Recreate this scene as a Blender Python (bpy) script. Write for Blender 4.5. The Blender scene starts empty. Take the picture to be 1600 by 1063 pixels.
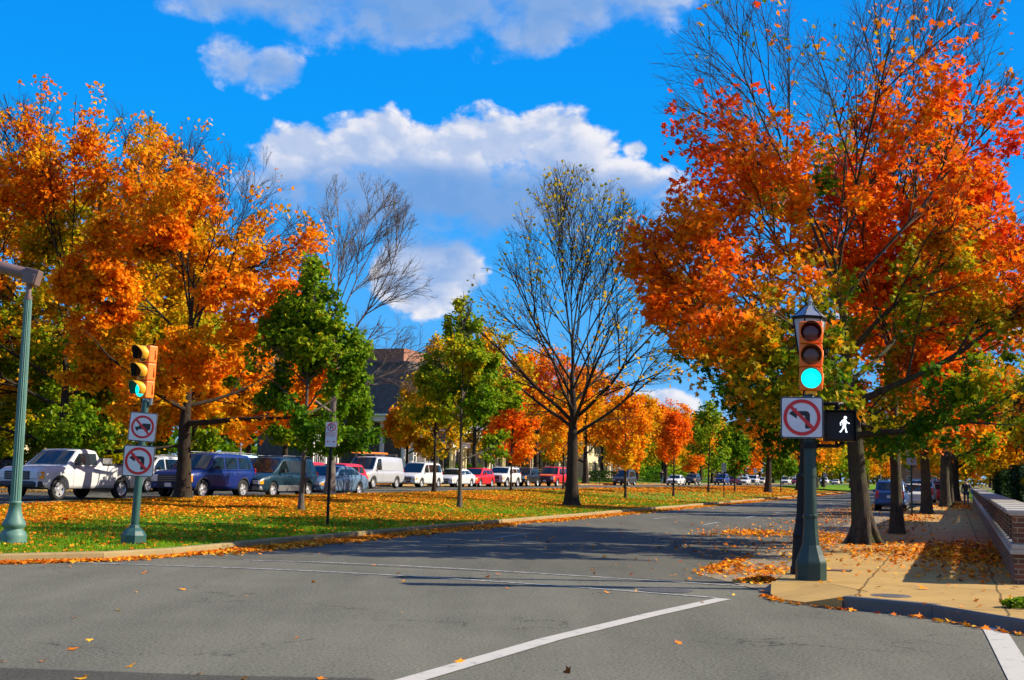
import bpy, bmesh, math, random
import numpy as np
from mathutils import Vector, Matrix
PI = math.pi
random.seed(7)
rng = np.random.default_rng(11)
scene = bpy.context.scene
COL = scene.collection

# ---------------------------------------------------------------- camera
F = 1900.0; PITCH = math.atan(210/F); ROLL = math.radians(1.1); CAMH = 1.6
cam_data = bpy.data.cameras.new("camera"); cam = bpy.data.objects.new("camera", cam_data); COL.objects.link(cam)
cam_data.sensor_width = 36; cam_data.sensor_fit = 'HORIZONTAL'; cam_data.lens = 36*F/1600
cam_data.clip_start = 0.1; cam_data.clip_end = 6000
fw = Vector((0, math.cos(PITCH), math.sin(PITCH))); r0 = Vector((1, 0, 0)); u0 = r0.cross(fw)
rr = r0*math.cos(ROLL)+u0*math.sin(ROLL); uu = -r0*math.sin(ROLL)+u0*math.cos(ROLL)
cam.matrix_world = Matrix(((rr.x, uu.x, -fw.x, 0), (rr.y, uu.y, -fw.y, 0), (rr.z, uu.z, -fw.z, CAMH), (0, 0, 0, 1)))
scene.camera = cam

def ray(px, py):
    return (fw*F + rr*(px-800) + uu*(531.5-py)).normalized()

# ---------------------------------------------------------------- street frame and terrain
TH = math.radians(20); CT, ST = math.cos(TH), math.sin(TH)
def w2s(x, y): return (ST*x+CT*y, CT*x-ST*y)          # world -> (s along street, t to the right)
def s2w(s, t): return (ST*s+CT*t, CT*s-ST*t)
def sm(a):
    a = np.clip(a, 0, 1); return a*a*(3-2*a)
def B(s, t):                                           # base height of the ground
    return sm((-t-13.8)/12.7)*sm((s-14)/24)*(0.42+0.12*sm((s-45)/35))
def zat(x, y, off=0.0):
    s, t = w2s(x, y); return float(B(s, t))+off
def at(px, py, off=0.0):                               # where a sight line meets the ground
    d = ray(px, py); z = off
    for _ in range(25):
        k = (z-CAMH)/d.z; x, y = d.x*k, d.y*k; z = 0.6*z+0.4*zat(x, y, off)
    return Vector((x, y, z))
def atY(px, Y, off=0.0):                               # point on the ground at forward distance Y
    d = ray(px, 742); x = d.x/d.y*Y
    return Vector((x, Y, zat(x, Y, off)))
def KT(s):                                             # right kerb line of the avenue
    return -2.5+1.5*float(sm((s-60)/50))

# ---------------------------------------------------------------- object helpers
def tag(o, label=None, cat=None, group=None, kind=None):
    if label: o['label'] = label
    if cat: o['category'] = cat
    if group: o['group'] = group
    if kind: o['kind'] = kind
    return o
def empty(name, loc, rz=0.0, label=None, cat=None, group=None):
    o = bpy.data.objects.new(name, None); COL.objects.link(o)
    o.empty_display_size = 0.2
    o.location = loc; o.rotation_euler = (0, 0, rz)
    return tag(o, label, cat, group)
def link(name, me, parent=None, mats=None):
    o = bpy.data.objects.new(name, me); COL.objects.link(o)
    if parent: o.parent = parent
    if mats:
        for m in (mats if isinstance(mats, (list, tuple)) else [mats]): me.materials.append(m)
    return o
def copy_tree(o, parent=None):
    c = o.copy(); COL.objects.link(c); c.parent = parent
    for ch in o.children: copy_tree(ch, c)
    return c

class MB:
    def __init__(s): s.v = []; s.f = []; s.m = []; s.sm = []
    def add(s, vs, fs, mi=0, smooth=False, M=None):
        b = len(s.v)
        s.v += [tuple(M @ Vector(p)) if M else tuple(p) for p in vs]
        s.f += [tuple(i+b for i in f) for f in fs]; s.m += [mi]*len(fs); s.sm += [smooth]*len(fs)
    def box(s, c, d, mi=0, M=None, bev=0.0):
        x, y, z = c; a, b, e = d[0]/2, d[1]/2, d[2]/2
        if bev <= 0:
            vs = [(x+i*a, y+j*b, z+k*e) for k in (-1, 1) for j in (-1, 1) for i in (-1, 1)]
            s.add(vs, [(0, 2, 3, 1), (4, 5, 7, 6), (0, 1, 5, 4), (2, 6, 7, 3), (0, 4, 6, 2), (1, 3, 7, 5)], mi, False, M)
        else:
            bm = bmesh.new(); bmesh.ops.create_cube(bm, size=1)
            for v in bm.verts: v.co = Vector((v.co.x*d[0]+x, v.co.y*d[1]+y, v.co.z*d[2]+z))
            bmesh.ops.bevel(bm, geom=bm.edges[:], offset=bev, segments=2, affect='EDGES', profile=0.5)
            bm.verts.index_update()
            s.add([v.co.copy() for v in bm.verts], [[v.index for v in f.verts] for f in bm.faces], mi, False, M); bm.free()
    def prism(s, poly, z0, z1, mi=0, M=None):          # poly in xy
        n = len(poly)
        a = sum(poly[i][0]*poly[(i+1) % n][1]-poly[(i+1) % n][0]*poly[i][1] for i in range(n))
        if a < 0: poly = poly[::-1]
        vs = [(p[0], p[1], z0) for p in poly]+[(p[0], p[1], z1) for p in poly]
        fs = [tuple(range(n-1, -1, -1)), tuple(range(n, 2*n))]+[(i, (i+1) % n, n+(i+1) % n, n+i) for i in range(n)]
        s.add(vs, fs, mi, False, M)
    def lathe(s, prof, seg=16, mi=0, M=None, smooth=True, flute=0.0, ang0=0.0, sq=0):
        vs = []; fs = []; n = len(prof)
        for (r, z) in prof:
            for k in range(seg):
                a = ang0+2*PI*k/seg; q = r*(1-(flute if (flute and k % 2) else 0))
                vs.append((q*math.cos(a), q*math.sin(a), z))
        for i in range(n-1):
            for k in range(seg):
                k2 = (k+1) % seg; fs.append((i*seg+k, i*seg+k2, (i+1)*seg+k2, (i+1)*seg+k))
        s.add(vs, fs, mi, smooth, M)
        s.add(vs[:seg], [tuple(range(seg-1, -1, -1))], mi, False, M); s.add(vs[-seg:], [tuple(range(seg))], mi, False, M)
    def tube(s, pts, r, seg=8, mi=0, M=None):
        pts = [Vector(p) for p in pts]; rs = r if isinstance(r, (list, tuple)) else [r]*len(pts)
        vs = []; fs = []
        for i, p in enumerate(pts):
            d = (pts[min(i+1, len(pts)-1)]-pts[max(i-1, 0)]).normalized()
            ref = Vector((0, 0, 1)) if abs(d.z) < 0.9 else Vector((1, 0, 0))
            a = d.cross(ref).normalized(); b = d.cross(a)
            for k in range(seg): vs.append(p+(a*math.cos(2*PI*k/seg)+b*math.sin(2*PI*k/seg))*rs[i])
        for i in range(len(pts)-1):
            for k in range(seg): k2 = (k+1) % seg; fs.append((i*seg+k, i*seg+k2, (i+1)*seg+k2, (i+1)*seg+k))
        fs.append(tuple(range(seg))[::-1]); fs.append(tuple(range(len(vs)-seg, len(vs))))
        s.add(vs, fs, mi, True, M)
    def mesh(s, name):
        me = bpy.data.meshes.new(name); me.from_pydata(s.v, [], s.f)
        me.polygons.foreach_set('material_index', s.m); me.polygons.foreach_set('use_smooth', s.sm); me.update(); return me
    def build(s, name, mats, parent=None): return link(name, s.mesh(name), parent, mats)

def np_mesh(name, verts, nv, nper, attrs=None, smooth=False):
    """verts (n*nper,3), each consecutive nper verts one polygon"""
    me = bpy.data.meshes.new(name); N = len(verts); nf = N//nper
    me.vertices.add(N); me.vertices.foreach_set('co', verts.astype(np.float32).ravel())
    me.loops.add(N); me.loops.foreach_set('vertex_index', np.arange(N, dtype=np.int32))
    me.polygons.add(nf); me.polygons.foreach_set('loop_start', (np.arange(nf)*nper).astype(np.int32))
    me.polygons.foreach_set('loop_total', np.full(nf, nper, dtype=np.int32))
    if attrs:
        for k, a in attrs.items():
            at_ = me.attributes.new(k, 'FLOAT', 'FACE'); at_.data.foreach_set('value', a.astype(np.float32))
    me.update(calc_edges=True); return me

# ---------------------------------------------------------------- materials
def mat(name, base=(0.5, 0.5, 0.5), rough=0.6, metal=0.0, coat=0.0, noise=0.0, nscale=8.0, bump=0.0, bscale=30.0,
        emit=None, estr=0.0, spec=0.5, trans=0.0):
    m = bpy.data.materials.new(name); m.use_nodes = True; nt = m.node_tree; b = nt.nodes['Principled BSDF']
    b.inputs['Base Color'].default_value = (*base, 1); b.inputs['Roughness'].default_value = rough
    b.inputs['Metallic'].default_value = metal; b.inputs['Coat Weight'].default_value = coat; b.inputs['Coat Roughness'].default_value = 0.05
    b.inputs['Specular IOR Level'].default_value = spec
    if trans: b.inputs['Transmission Weight'].default_value = trans
    if emit: b.inputs['Emission Color'].default_value = (*emit, 1); b.inputs['Emission Strength'].default_value = estr
    if noise or bump: tc = nt.nodes.new('ShaderNodeTexCoord')
    if noise:
        n = nt.nodes.new('ShaderNodeTexNoise'); n.inputs['Scale'].default_value = nscale; n.inputs['Detail'].default_value = 6
        nt.links.new(tc.outputs['Object'], n.inputs['Vector'])
        mr = nt.nodes.new('ShaderNodeMapRange'); mr.inputs[1].default_value = 0.3; mr.inputs[2].default_value = 0.7
        mr.inputs[3].default_value = 1-noise; mr.inputs[4].default_value = 1+noise
        nt.links.new(n.outputs['Fac'], mr.inputs[0])
        mx = nt.nodes.new('ShaderNodeVectorMath'); mx.operation = 'SCALE'; mx.inputs[0].default_value = base
        nt.links.new(mr.outputs[0], mx.inputs['Scale']); nt.links.new(mx.outputs[0], b.inputs['Base Color'])
    if bump:
        n2 = nt.nodes.new('ShaderNodeTexNoise'); n2.inputs['Scale'].default_value = bscale; n2.inputs['Detail'].default_value = 5
        nt.links.new(tc.outputs['Object'], n2.inputs['Vector'])
        bp = nt.nodes.new('ShaderNodeBump'); bp.inputs['Strength'].default_value = bump; bp.inputs['Distance'].default_value = 0.02
        nt.links.new(n2.outputs['Fac'], bp.inputs['Height']); nt.links.new(bp.outputs[0], b.inputs['Normal'])
    return m

class NT:                                              # tiny node-graph writer
    def __init__(s, nt): s.nt = nt
    def n(s, t, **k):
        x = s.nt.nodes.new(t)
        for a, v in k.items(): setattr(x, a, v)
        return x
    def put(s, sock, v):
        if hasattr(v, 'is_output') or isinstance(v, bpy.types.NodeSocket): s.nt.links.new(v, sock)
        elif v is not None: sock.default_value = v
    def m(s, op, a, b=None, c=None, clamp=False):
        x = s.n('ShaderNodeMath', operation=op); x.use_clamp = clamp
        s.put(x.inputs[0], a)
        if b is not None: s.put(x.inputs[1], b)
        if c is not None: s.put(x.inputs[2], c)
        return x.outputs[0]
    def mix(s, f, a, b, blend='MIX'):
        x = s.n('ShaderNodeMix', data_type='RGBA', blend_type=blend); s.put(x.inputs[0], f); s.put(x.inputs[6], a); s.put(x.inputs[7], b); return x.outputs[2]
    def noise(s, vec, scale, detail=4, rough=0.5, out='Fac', dist=0.0):
        x = s.n('ShaderNodeTexNoise'); s.put(x.inputs['Vector'], vec); x.inputs['Scale'].default_value = scale
        x.inputs['Detail'].default_value = detail; x.inputs['Roughness'].default_value = rough; x.inputs['Distortion'].default_value = dist
        return x.outputs[out]
    def mr(s, v, a, b, c=0.0, d=1.0, smooth=False):
        x = s.n('ShaderNodeMapRange'); x.interpolation_type = 'SMOOTHSTEP' if smooth else 'LINEAR'
        s.put(x.inputs[0], v)
        for i, q in enumerate((a, b, c, d)): s.put(x.inputs[i+1], q)
        return x.outputs[0]
    def ramp(s, v, stops):
        x = s.n('ShaderNodeValToRGB'); s.put(x.inputs[0], v); e = x.color_ramp.elements
        while len(e) < len(stops): e.new(0.5)
        for q, (p, c) in zip(e, stops): q.position = p; q.color = (*c, 1)
        return x.outputs[0]
def newmat(name):
    m = bpy.data.materials.new(name); m.use_nodes = True; g = NT(m.node_tree); return m, g, m.node_tree.nodes['Principled BSDF']
def bumpto(g, b, h, st, dist=0.02):
    bp = g.n('ShaderNodeBump'); bp.inputs['Strength'].default_value = st; bp.inputs['Distance'].default_value = dist
    g.put(bp.inputs['Height'], h); g.put(b.inputs['Normal'], bp.outputs[0])
def objco(g): return g.n('ShaderNodeTexCoord').outputs['Object']

def asphalt(name, base, tint=0.25):
    m, g, b = newmat(name); o = objco(g)
    fine = g.noise(o, 30, 5, 0.9); mid = g.noise(o, 1.3, 6, 0.75); big = g.noise(o, 0.16, 4, 0.55)
    mp = g.n('ShaderNodeMapping'); mp.inputs['Rotation'].default_value = (0, 0, TH); mp.inputs['Scale'].default_value = (0.5, 0.06, 1); g.put(mp.inputs[0], o)
    streak = g.noise(mp.outputs[0], 1.6, 4, 0.6)
    v = g.m('ADD', g.mr(fine, 0.35, 0.65, -0.75, 0.75), g.mr(mid, 0.3, 0.7, -0.07, 0.07))
    v = g.m('ADD', v, g.mr(big, 0.3, 0.7, -tint*0.6, tint*0.6)); v = g.m('ADD', v, g.mr(streak, 0.3, 0.7, -0.2, 0.16))
    vo = g.n('ShaderNodeTexVoronoi'); vo.feature = 'DISTANCE_TO_EDGE'; vo.inputs['Scale'].default_value = 0.3
    wv = g.n('ShaderNodeVectorMath', operation='ADD'); g.put(wv.inputs[0], o)
    nn = g.noise(o, 0.9, 5, 0.6, 'Color'); sc = g.n('ShaderNodeVectorMath', operation='SCALE'); g.put(sc.inputs[0], nn); sc.inputs['Scale'].default_value = 2.2
    g.put(wv.inputs[1], sc.outputs[0]); g.put(vo.inputs['Vector'], wv.outputs[0])
    crack = g.mr(vo.outputs['Distance'], 0.0, 0.009, 1.0, 0.0); crack = g.m('MULTIPLY', crack, g.mr(g.noise(o, 0.35, 2), 0.47, 0.56))
    v = g.m('SUBTRACT', g.m('ADD', v, 1.0), g.m('MULTIPLY', crack, 0.6))
    sp = g.n('ShaderNodeVectorMath', operation='SCALE'); sp.inputs[0].default_value = base; g.put(sp.inputs['Scale'], v)
    g.put(b.inputs['Base Color'], sp.outputs[0]); b.inputs['Roughness'].default_value = 0.88; b.inputs['Specular IOR Level'].default_value = 0.25
    bumpto(g, b, fine, 0.7, 0.012); return m
M = {}
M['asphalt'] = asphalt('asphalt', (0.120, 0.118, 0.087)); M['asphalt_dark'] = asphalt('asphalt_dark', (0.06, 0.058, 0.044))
M['asphalt_avenue'] = asphalt('asphalt_avenue', (0.094, 0.092, 0.068))

def concrete(name, base, joints=None, jrot=-TH):
    m, g, b = newmat(name); o = objco(g)
    v = g.m('ADD', g.mr(g.noise(o, 60, 3, 0.7), 0.2, 0.8, -0.12, 0.12), g.mr(g.noise(o, 0.8, 6, 0.65), 0.3, 0.7, -0.16, 0.14))
    v = g.m('ADD', v, g.mr(g.noise(o, 6, 4, 0.6), 0.3, 0.7, -0.07, 0.07)); v = g.m('ADD', v, 1.0); hgt = g.noise(o, 60, 3)
    if joints:
        mp = g.n('ShaderNodeMapping'); mp.inputs['Rotation'].default_value = (0, 0, -jrot); g.put(mp.inputs[0], o)
        sx = g.n('ShaderNodeSeparateXYZ'); g.put(sx.inputs[0], mp.outputs[0])
        wob = g.mr(g.noise(o, 1.5, 3), 0.0, 1.0, -0.05, 0.05)
        for k, (ax, period, offs) in enumerate(joints):
            q = g.m('ADD', sx.outputs[ax], wob); q = g.m('ADD', q, offs); q = g.m('DIVIDE', q, period); q = g.m('FRACT', q)
            dd = g.m('ABSOLUTE', g.m('SUBTRACT', q, 0.5)); line = g.mr(g.m('MULTIPLY', dd, period), 0.008, 0.022, 0.68, 0.0)
            v = g.m('MULTIPLY', v, g.m('SUBTRACT', 1.0, line))
    sp = g.n('ShaderNodeVectorMath', operation='SCALE'); sp.inputs[0].default_value = base; g.put(sp.inputs['Scale'], v)
    g.put(b.inputs['Base Color'], sp.outputs[0]); b.inputs['Roughness'].default_value = 0.9; b.inputs['Specular IOR Level'].default_value = 0.2
    bumpto(g, b, hgt, 0.3, 0.01); return m
M['sidewalk'] = concrete('sidewalk', (0.38, 0.24, 0.075), [(0, 1.75, 0.35), (1, 2.9, 0.6)])
M['kerb'] = concrete('kerb', (0.27, 0.20, 0.09)); M['kerb_dark'] = concrete('kerb_dark', (0.12, 0.11, 0.095))
M['gutter'] = concrete('gutter', (0.22, 0.175, 0.11)); M['cap_stone'] = concrete('cap_stone', (0.36, 0.34, 0.29))
M['drive'] = concrete('drive', (0.25, 0.23, 0.2))

def brickmat(name, c1, c2, mortar, scale=1.0):
    m, g, b = newmat(name); o = objco(g)
    # bricks run along x or y depending on the face: use x+y as the horizontal coordinate
    sx = g.n('ShaderNodeSeparateXYZ'); g.put(sx.inputs[0], o); cx = g.n('ShaderNodeCombineXYZ')
    g.put(cx.inputs[0], g.m('ADD', sx.outputs[0], sx.outputs[1])); g.put(cx.inputs[1], sx.outputs[2])
    br = g.n('ShaderNodeTexBrick'); g.put(br.inputs['Vector'], cx.outputs[0]); br.inputs['Scale'].default_value = scale
    br.inputs['Brick Width'].default_value = 0.215; br.inputs['Row Height'].default_value = 0.075; br.inputs['Mortar Size'].default_value = 0.008
    br.inputs['Color1'].default_value = (*c1, 1); br.inputs['Color2'].default_value = (*c2, 1); br.inputs['Mortar'].default_value = (*mortar, 1)
    v = g.mr(g.noise(o, 2.0, 5), 0.3, 0.7, 0.75, 1.2); sp = g.n('ShaderNodeVectorMath', operation='SCALE')
    g.put(sp.inputs[0], br.outputs['Color']); g.put(sp.inputs['Scale'], v); g.put(b.inputs['Base Color'], sp.outputs[0]); b.inputs['Roughness'].default_value = 0.9
    bumpto(g, b, g.m('SUBTRACT', 1.0, br.outputs['Fac']), 0.5, 0.01); return m
M['brick'] = brickmat('brick', (0.36, 0.12, 0.05), (0.22, 0.07, 0.035), (0.32, 0.27, 0.2))
M['brick_dark'] = brickmat('brick_dark', (0.20, 0.065, 0.028), (0.07, 0.035, 0.025), (0.26, 0.22, 0.14))
M['brick_grey'] = brickmat('brick_grey', (0.10, 0.09, 0.09), (0.07, 0.065, 0.07), (0.14, 0.13, 0.12))

def leafmat(name, stops, transl=0.45, attr='hue'):
    m, g, b = newmat(name); nt = m.node_tree
    a = g.n('ShaderNodeAttribute', attribute_name=attr); v = g.n('ShaderNodeAttribute', attribute_name='val')
    c = g.ramp(a.outputs['Fac'], stops); sp = g.n('ShaderNodeVectorMath', operation='SCALE'); g.put(sp.inputs[0], c); g.put(sp.inputs['Scale'], v.outputs['Fac'])
    g.put(b.inputs['Base Color'], sp.outputs[0]); b.inputs['Roughness'].default_value = 0.6; b.inputs['Specular IOR Level'].default_value = 0.08
    tr = g.n('ShaderNodeBsdfTranslucent'); g.put(tr.inputs[0], sp.outputs[0]); mx = g.n('ShaderNodeMixShader'); mx.inputs[0].default_value = transl
    g.put(mx.inputs[1], b.outputs[0]); g.put(mx.inputs[2], tr.outputs[0]); g.put(nt.nodes['Material Output'].inputs[0], mx.outputs[0]); return m
GREEN = (0.06, 0.16, 0.006); LIME = (0.22, 0.30, 0.008); OLIVE = (0.40, 0.34, 0.008); GOLD = (0.92, 0.48, 0.010); ORANGE = (0.95, 0.27, 0.005); RED = (0.85, 0.06, 0.006)
DORANGE = (0.90, 0.16, 0.005)
M['leaf_maple'] = leafmat('leaf_maple', [(0.0, GREEN), (0.22, (0.20, 0.28, 0.006)), (0.40, (0.48, 0.34, 0.01)), (0.58, ORANGE), (0.78, DORANGE), (1.0, RED)])
M['leaf_orange'] = leafmat('leaf_orange', [(0.0, (0.10, 0.18, 0.008)), (0.25, OLIVE), (0.5, GOLD), (0.72, ORANGE), (1.0, DORANGE)])
M['leaf_mixed'] = leafmat('leaf_mixed', [(0.0, (0.09, 0.20, 0.006)), (0.3, (0.30, 0.38, 0.008)), (0.55, GOLD), (0.75, ORANGE), (1.0, DORANGE)])
M['leaf_green'] = leafmat('leaf_green', [(0.0, (0.03, 0.10, 0.004)), (0.4, (0.08, 0.20, 0.006)), (0.7, (0.22, 0.34, 0.010)), (0.9, (0.45, 0.42, 0.01)), (1.0, GOLD)])
M['leaf_yellow'] = leafmat('leaf_yellow', [(0.0, LIME), (0.4, (0.55, 0.38, 0.015)), (0.8, GOLD), (1.0, ORANGE)])
M['leaf_litter'] = leafmat('leaf_litter', [(0.0, (0.16, 0.06, 0.015)), (0.28, (0.60, 0.14, 0.008)), (0.55, (0.88, 0.25, 0.008)), (0.8, (0.88, 0.42, 0.02)), (0.9, (0.85, 0.55, 0.05)), (1.0, (0.65, 0.05, 0.01))], 0.12)
M['leaf_dark'] = leafmat('leaf_dark', [(0.0, (0.008, 0.022, 0.006)), (0.6, (0.02, 0.05, 0.008)), (1.0, (0.06, 0.11, 0.012))], 0.2)
M['grassblade'] = leafmat('grassblade', [(0.0, (0.05, 0.17, 0.004)), (0.6, (0.16, 0.31, 0.006)), (1.0, (0.36, 0.40, 0.010))], 0.4)

def barkmat(name, c, c2):
    m, g, b = newmat(name); o = objco(g); mp = g.n('ShaderNodeMapping'); mp.inputs['Scale'].default_value = (1, 1, 0.16); g.put(mp.inputs[0], o)
    h = g.noise(mp.outputs[0], 22, 6, 0.7, dist=0.5); big = g.noise(o, 2.2, 4)
    c0 = g.mix(g.mr(h, 0.35, 0.65), (*[q*0.35 for q in c], 1), (*c, 1)); g.put(b.inputs['Base Color'], g.mix(g.mr(big, 0.48, 0.7), c0, (*c2, 1)))
    b.inputs['Roughness'].default_value = 0.95; b.inputs['Specular IOR Level'].default_value = 0.15; bumpto(g, b, h, 1.0, 0.06); return m
M['bark'] = barkmat('bark', (0.10, 0.078, 0.058), (0.075, 0.078, 0.03)); M['bark_grey'] = barkmat('bark_grey', (0.17, 0.14, 0.115), (0.12, 0.10, 0.09))
M['bark_pale'] = barkmat('bark_pale', (0.30, 0.26, 0.23), (0.2, 0.18, 0.16)); M['bark_dark'] = barkmat('bark_dark', (0.06, 0.045, 0.033), (0.045, 0.04, 0.025))

def groundmat(name, green, litter):
    m, g, b = newmat(name); o = objco(g)
    sx = g.n('ShaderNodeSeparateXYZ'); g.put(sx.inputs[0], o)
    t = g.m('SUBTRACT', g.m('MULTIPLY', sx.outputs[0], CT), g.m('MULTIPLY', sx.outputs[1], ST)); s_ = g.m('ADD', g.m('MULTIPLY', sx.outputs[0], ST), g.m('MULTIPLY', sx.outputs[1], CT))
    gr = g.mix(g.mr(g.noise(o, 1.2, 6, 0.65), 0.3, 0.7), (*[q*0.55 for q in green], 1), (*[q*1.35 for q in green], 1)); gr = g.mix(g.mr(g.noise(o, 40, 3), 0.3, 0.75, 0, 0.5), gr, (0.04, 0.09, 0.01, 1))
    if litter:
        vo = g.n('ShaderNodeTexVoronoi'); g.put(vo.inputs['Vector'], o); vo.inputs['Scale'].default_value = 9
        sc = g.n('ShaderNodeSeparateColor'); g.put(sc.inputs[0], vo.outputs['Color'])
        lc = g.ramp(sc.outputs[0], [(0.0, (0.25, 0.09, 0.02)), (0.4, (0.62, 0.20, 0.012)), (0.75, (0.8, 0.36, 0.02)), (1.0, (0.6, 0.07, 0.01))])
        # patches of fallen leaves lie under the big trees along the back of the median
        near = g.m('MULTIPLY', g.mr(t, -16.5, -22.0, 0, 1, True), g.mr(s_, 75, 55, 0.25, 1, True))
        mask = g.m('ADD', g.noise(o, 0.7, 5, 0.65), g.m('MULTIPLY', near, 0.30))
        mask = g.mr(mask, 0.72, 0.86, 0, 1, True); mask = g.m('MULTIPLY', mask, g.mr(sc.outputs[1], 0.12, 0.16)); gr = g.mix(mask, gr, lc)
    g.put(b.inputs['Base Color'], gr); b.inputs['Roughness'].default_value = 0.95; b.inputs['Specular IOR Level'].default_value = 0.1
    bumpto(g, b, g.noise(o, 30, 4), 0.8, 0.05); return m
M['grass'] = groundmat('grass', (0.14, 0.27, 0.008), True); M['lawn'] = groundmat('lawn', (0.09, 0.17, 0.015), False)
def groundplain():
    m, g, b = newmat('ground'); o = objco(g)
    g.put(b.inputs['Base Color'], g.mix(g.mr(g.noise(o, 0.3, 6), 0.35, 0.65), (0.05, 0.09, 0.012, 1), (0.22, 0.14, 0.03, 1))); b.inputs['Roughness'].default_value = 0.95; return m
M['ground'] = groundplain()
def paintline(name):
    m, g, b = newmat(name); o = objco(g); w = g.m('MULTIPLY', g.noise(o, 5, 6, 0.75), g.mr(g.noise(o, 60, 2), 0.2, 0.8, 0.8, 1.2))
    g.put(b.inputs['Base Color'], g.mix(g.mr(w, 0.55, 0.68), (0.42, 0.40, 0.34, 1), (0.22, 0.23, 0.21, 1))); b.inputs['Roughness'].default_value = 0.8; return m
M['line'] = paintline('road_paint')
def paintthin(name):
    m, g, b = newmat(name); o = objco(g)
    g.put(b.inputs['Base Color'], g.mix(g.mr(g.noise(o, 9, 5, 0.7), 0.40, 0.58), (0.42, 0.41, 0.38, 1), (0.15, 0.168, 0.16, 1))); b.inputs['Roughness'].default_value = 0.8; return m
M['line_worn'] = paintthin('worn_paint')
M['teal'] = mat('teal_paint', (0.075, 0.17, 0.135), 0.55, noise=0.12, nscale=4, bump=0.1); M['darkgreen'] = mat('dark_green_paint', (0.007, 0.030, 0.022), 0.45, noise=0.15, nscale=3)
M['bluegreen'] = mat('blue_green_paint', (0.02, 0.075, 0.065), 0.5, noise=0.15, nscale=4)
M['black'] = mat('black_paint', (0.004, 0.0045, 0.005), 0.5, spec=0.25); M['blackmatte'] = mat('black_matte', (0.01, 0.01, 0.011), 0.8)
M['bronze'] = mat('bronze_paint', (0.16, 0.10, 0.085), 0.5, noise=0.1); M['sigorange'] = mat('signal_orange', (0.85, 0.17, 0.008), 0.5, noise=0.12, nscale=6)
M['sigyellow'] = mat('signal_yellow', (0.95, 0.42, 0.01), 0.5, noise=0.08)
M['lens_red'] = mat('lens_red', (0.10, 0.008, 0.006), 0.25, coat=0.3); M['lens_amber'] = mat('lens_amber', (0.12, 0.03, 0.006), 0.25, coat=0.3)
M['lens_green'] = mat('lens_green', (0.0, 0.3, 0.25), 0.3, emit=(0.0, 0.95, 0.85), estr=1.0); M['walk'] = mat('walk_led', (0.5, 0.6, 0.7), 0.4, emit=(0.85, 0.97, 1.0), estr=1.0)
M['frost'] = mat('frosted_glass', (0.36, 0.38, 0.40), 0.35, noise=0.05, nscale=9); M['steel'] = mat('galvanised_steel', (0.35, 0.36, 0.36), 0.4, metal=0.7)
M['signwhite'] = mat('sign_white', (0.62, 0.62, 0.64), 0.4, noise=0.05, nscale=5); M['signred'] = mat('sign_red', (0.58, 0.012, 0.012), 0.4)
M['signblack'] = mat('sign_black', (0.012, 0.012, 0.012), 0.5); M['signback'] = mat('sign_back', (0.30, 0.28, 0.29), 0.5)
M['cream'] = mat('cream_paint', (0.80, 0.68, 0.36), 0.6, noise=0.05); M['white'] = mat('white_paint', (0.75, 0.73, 0.66), 0.6, noise=0.05)
M['slate'] = mat('slate_roof', (0.07, 0.07, 0.08), 0.7, noise=0.25, nscale=3, bump=0.4); M['glasspane'] = mat('window_glass', (0.03, 0.04, 0.05), 0.08, spec=0.9)
M['stone'] = concrete('stone', (0.42, 0.38, 0.30)); M['shutter'] = mat('shutter', (0.02, 0.022, 0.02), 0.6)
M['iron'] = mat('iron', (0.02, 0.02, 0.022), 0.5); M['stucco'] = mat('stucco', (0.55, 0.46, 0.30), 0.85, noise=0.1)
M['rubber'] = mat('rubber', (0.012, 0.012, 0.012), 0.8); M['alloy'] = mat('alloy', (0.62, 0.62, 0.64), 0.3, metal=0.6)
M['cglass'] = mat('car_glass', (0.006, 0.012, 0.014), 0.04, spec=0.5); M['trim'] = mat('dark_trim', (0.02, 0.02, 0.022), 0.6)
M['chrome'] = mat('chrome', (0.7, 0.7, 0.7), 0.15, metal=1.0); M['hlamp'] = mat('headlamp', (0.55, 0.58, 0.6), 0.12, coat=0.6)
M['amber'] = mat('amber_lamp', (0.85, 0.30, 0.01), 0.25, coat=0.4); M['tail'] = mat('tail_lamp', (0.5, 0.01, 0.01), 0.25, coat=0.4); M['plate'] = mat('plate', (0.6, 0.6, 0.6), 0.5)
# ---------------------------------------------------------------- ground, roads, kerbs
def grid(name, ss, ts, zf, m, kind='structure'):
    """ts: callable s -> list of t (same length) or list"""
    vs = []; fs = []
    for s in ss:
        row = ts(s) if callable(ts) else ts
        for t in row:
            x, y = s2w(s, t); vs.append((x, y, float(zf(s, t))))
    w = len(ts(ss[0]) if callable(ts) else ts)
    for i in range(len(ss)-1):
        for j in range(w-1): a = i*w+j; fs.append((a, a+w, a+w+1, a+1))
    me = bpy.data.meshes.new(name); me.from_pydata(vs, [], fs); me.polygons.foreach_set('use_smooth', [True]*len(fs)); me.update()
    o = link(name, me, None, m); tag(o, kind=kind)
    if me.polygons[0].normal.z < 0: me.flip_normals()
    return o
def flat(name, poly_st, z, m, thick=0.0, kind='structure'):
    mb = MB(); pts = [s2w(*p) for p in poly_st]
    if thick: mb.prism(pts, z-thick, z)
    else:
        a = sum(pts[i][0]*pts[(i+1) % len(pts)][1]-pts[(i+1) % len(pts)][0]*pts[i][1] for i in range(len(pts)))
        if a < 0: pts = pts[::-1]
        mb.add([(p[0], p[1], z) for p in pts], [tuple(range(len(pts)))])
    o = mb.build(name, m); tag(o, kind=kind); return o
lin = lambda a, b, n: [a+(b-a)*i/(n-1) for i in range(n)]
S_FAR = lin(-60, 10, 6)+lin(12, 60, 25)+lin(64, 180, 30)+lin(190, 700, 18)
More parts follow.
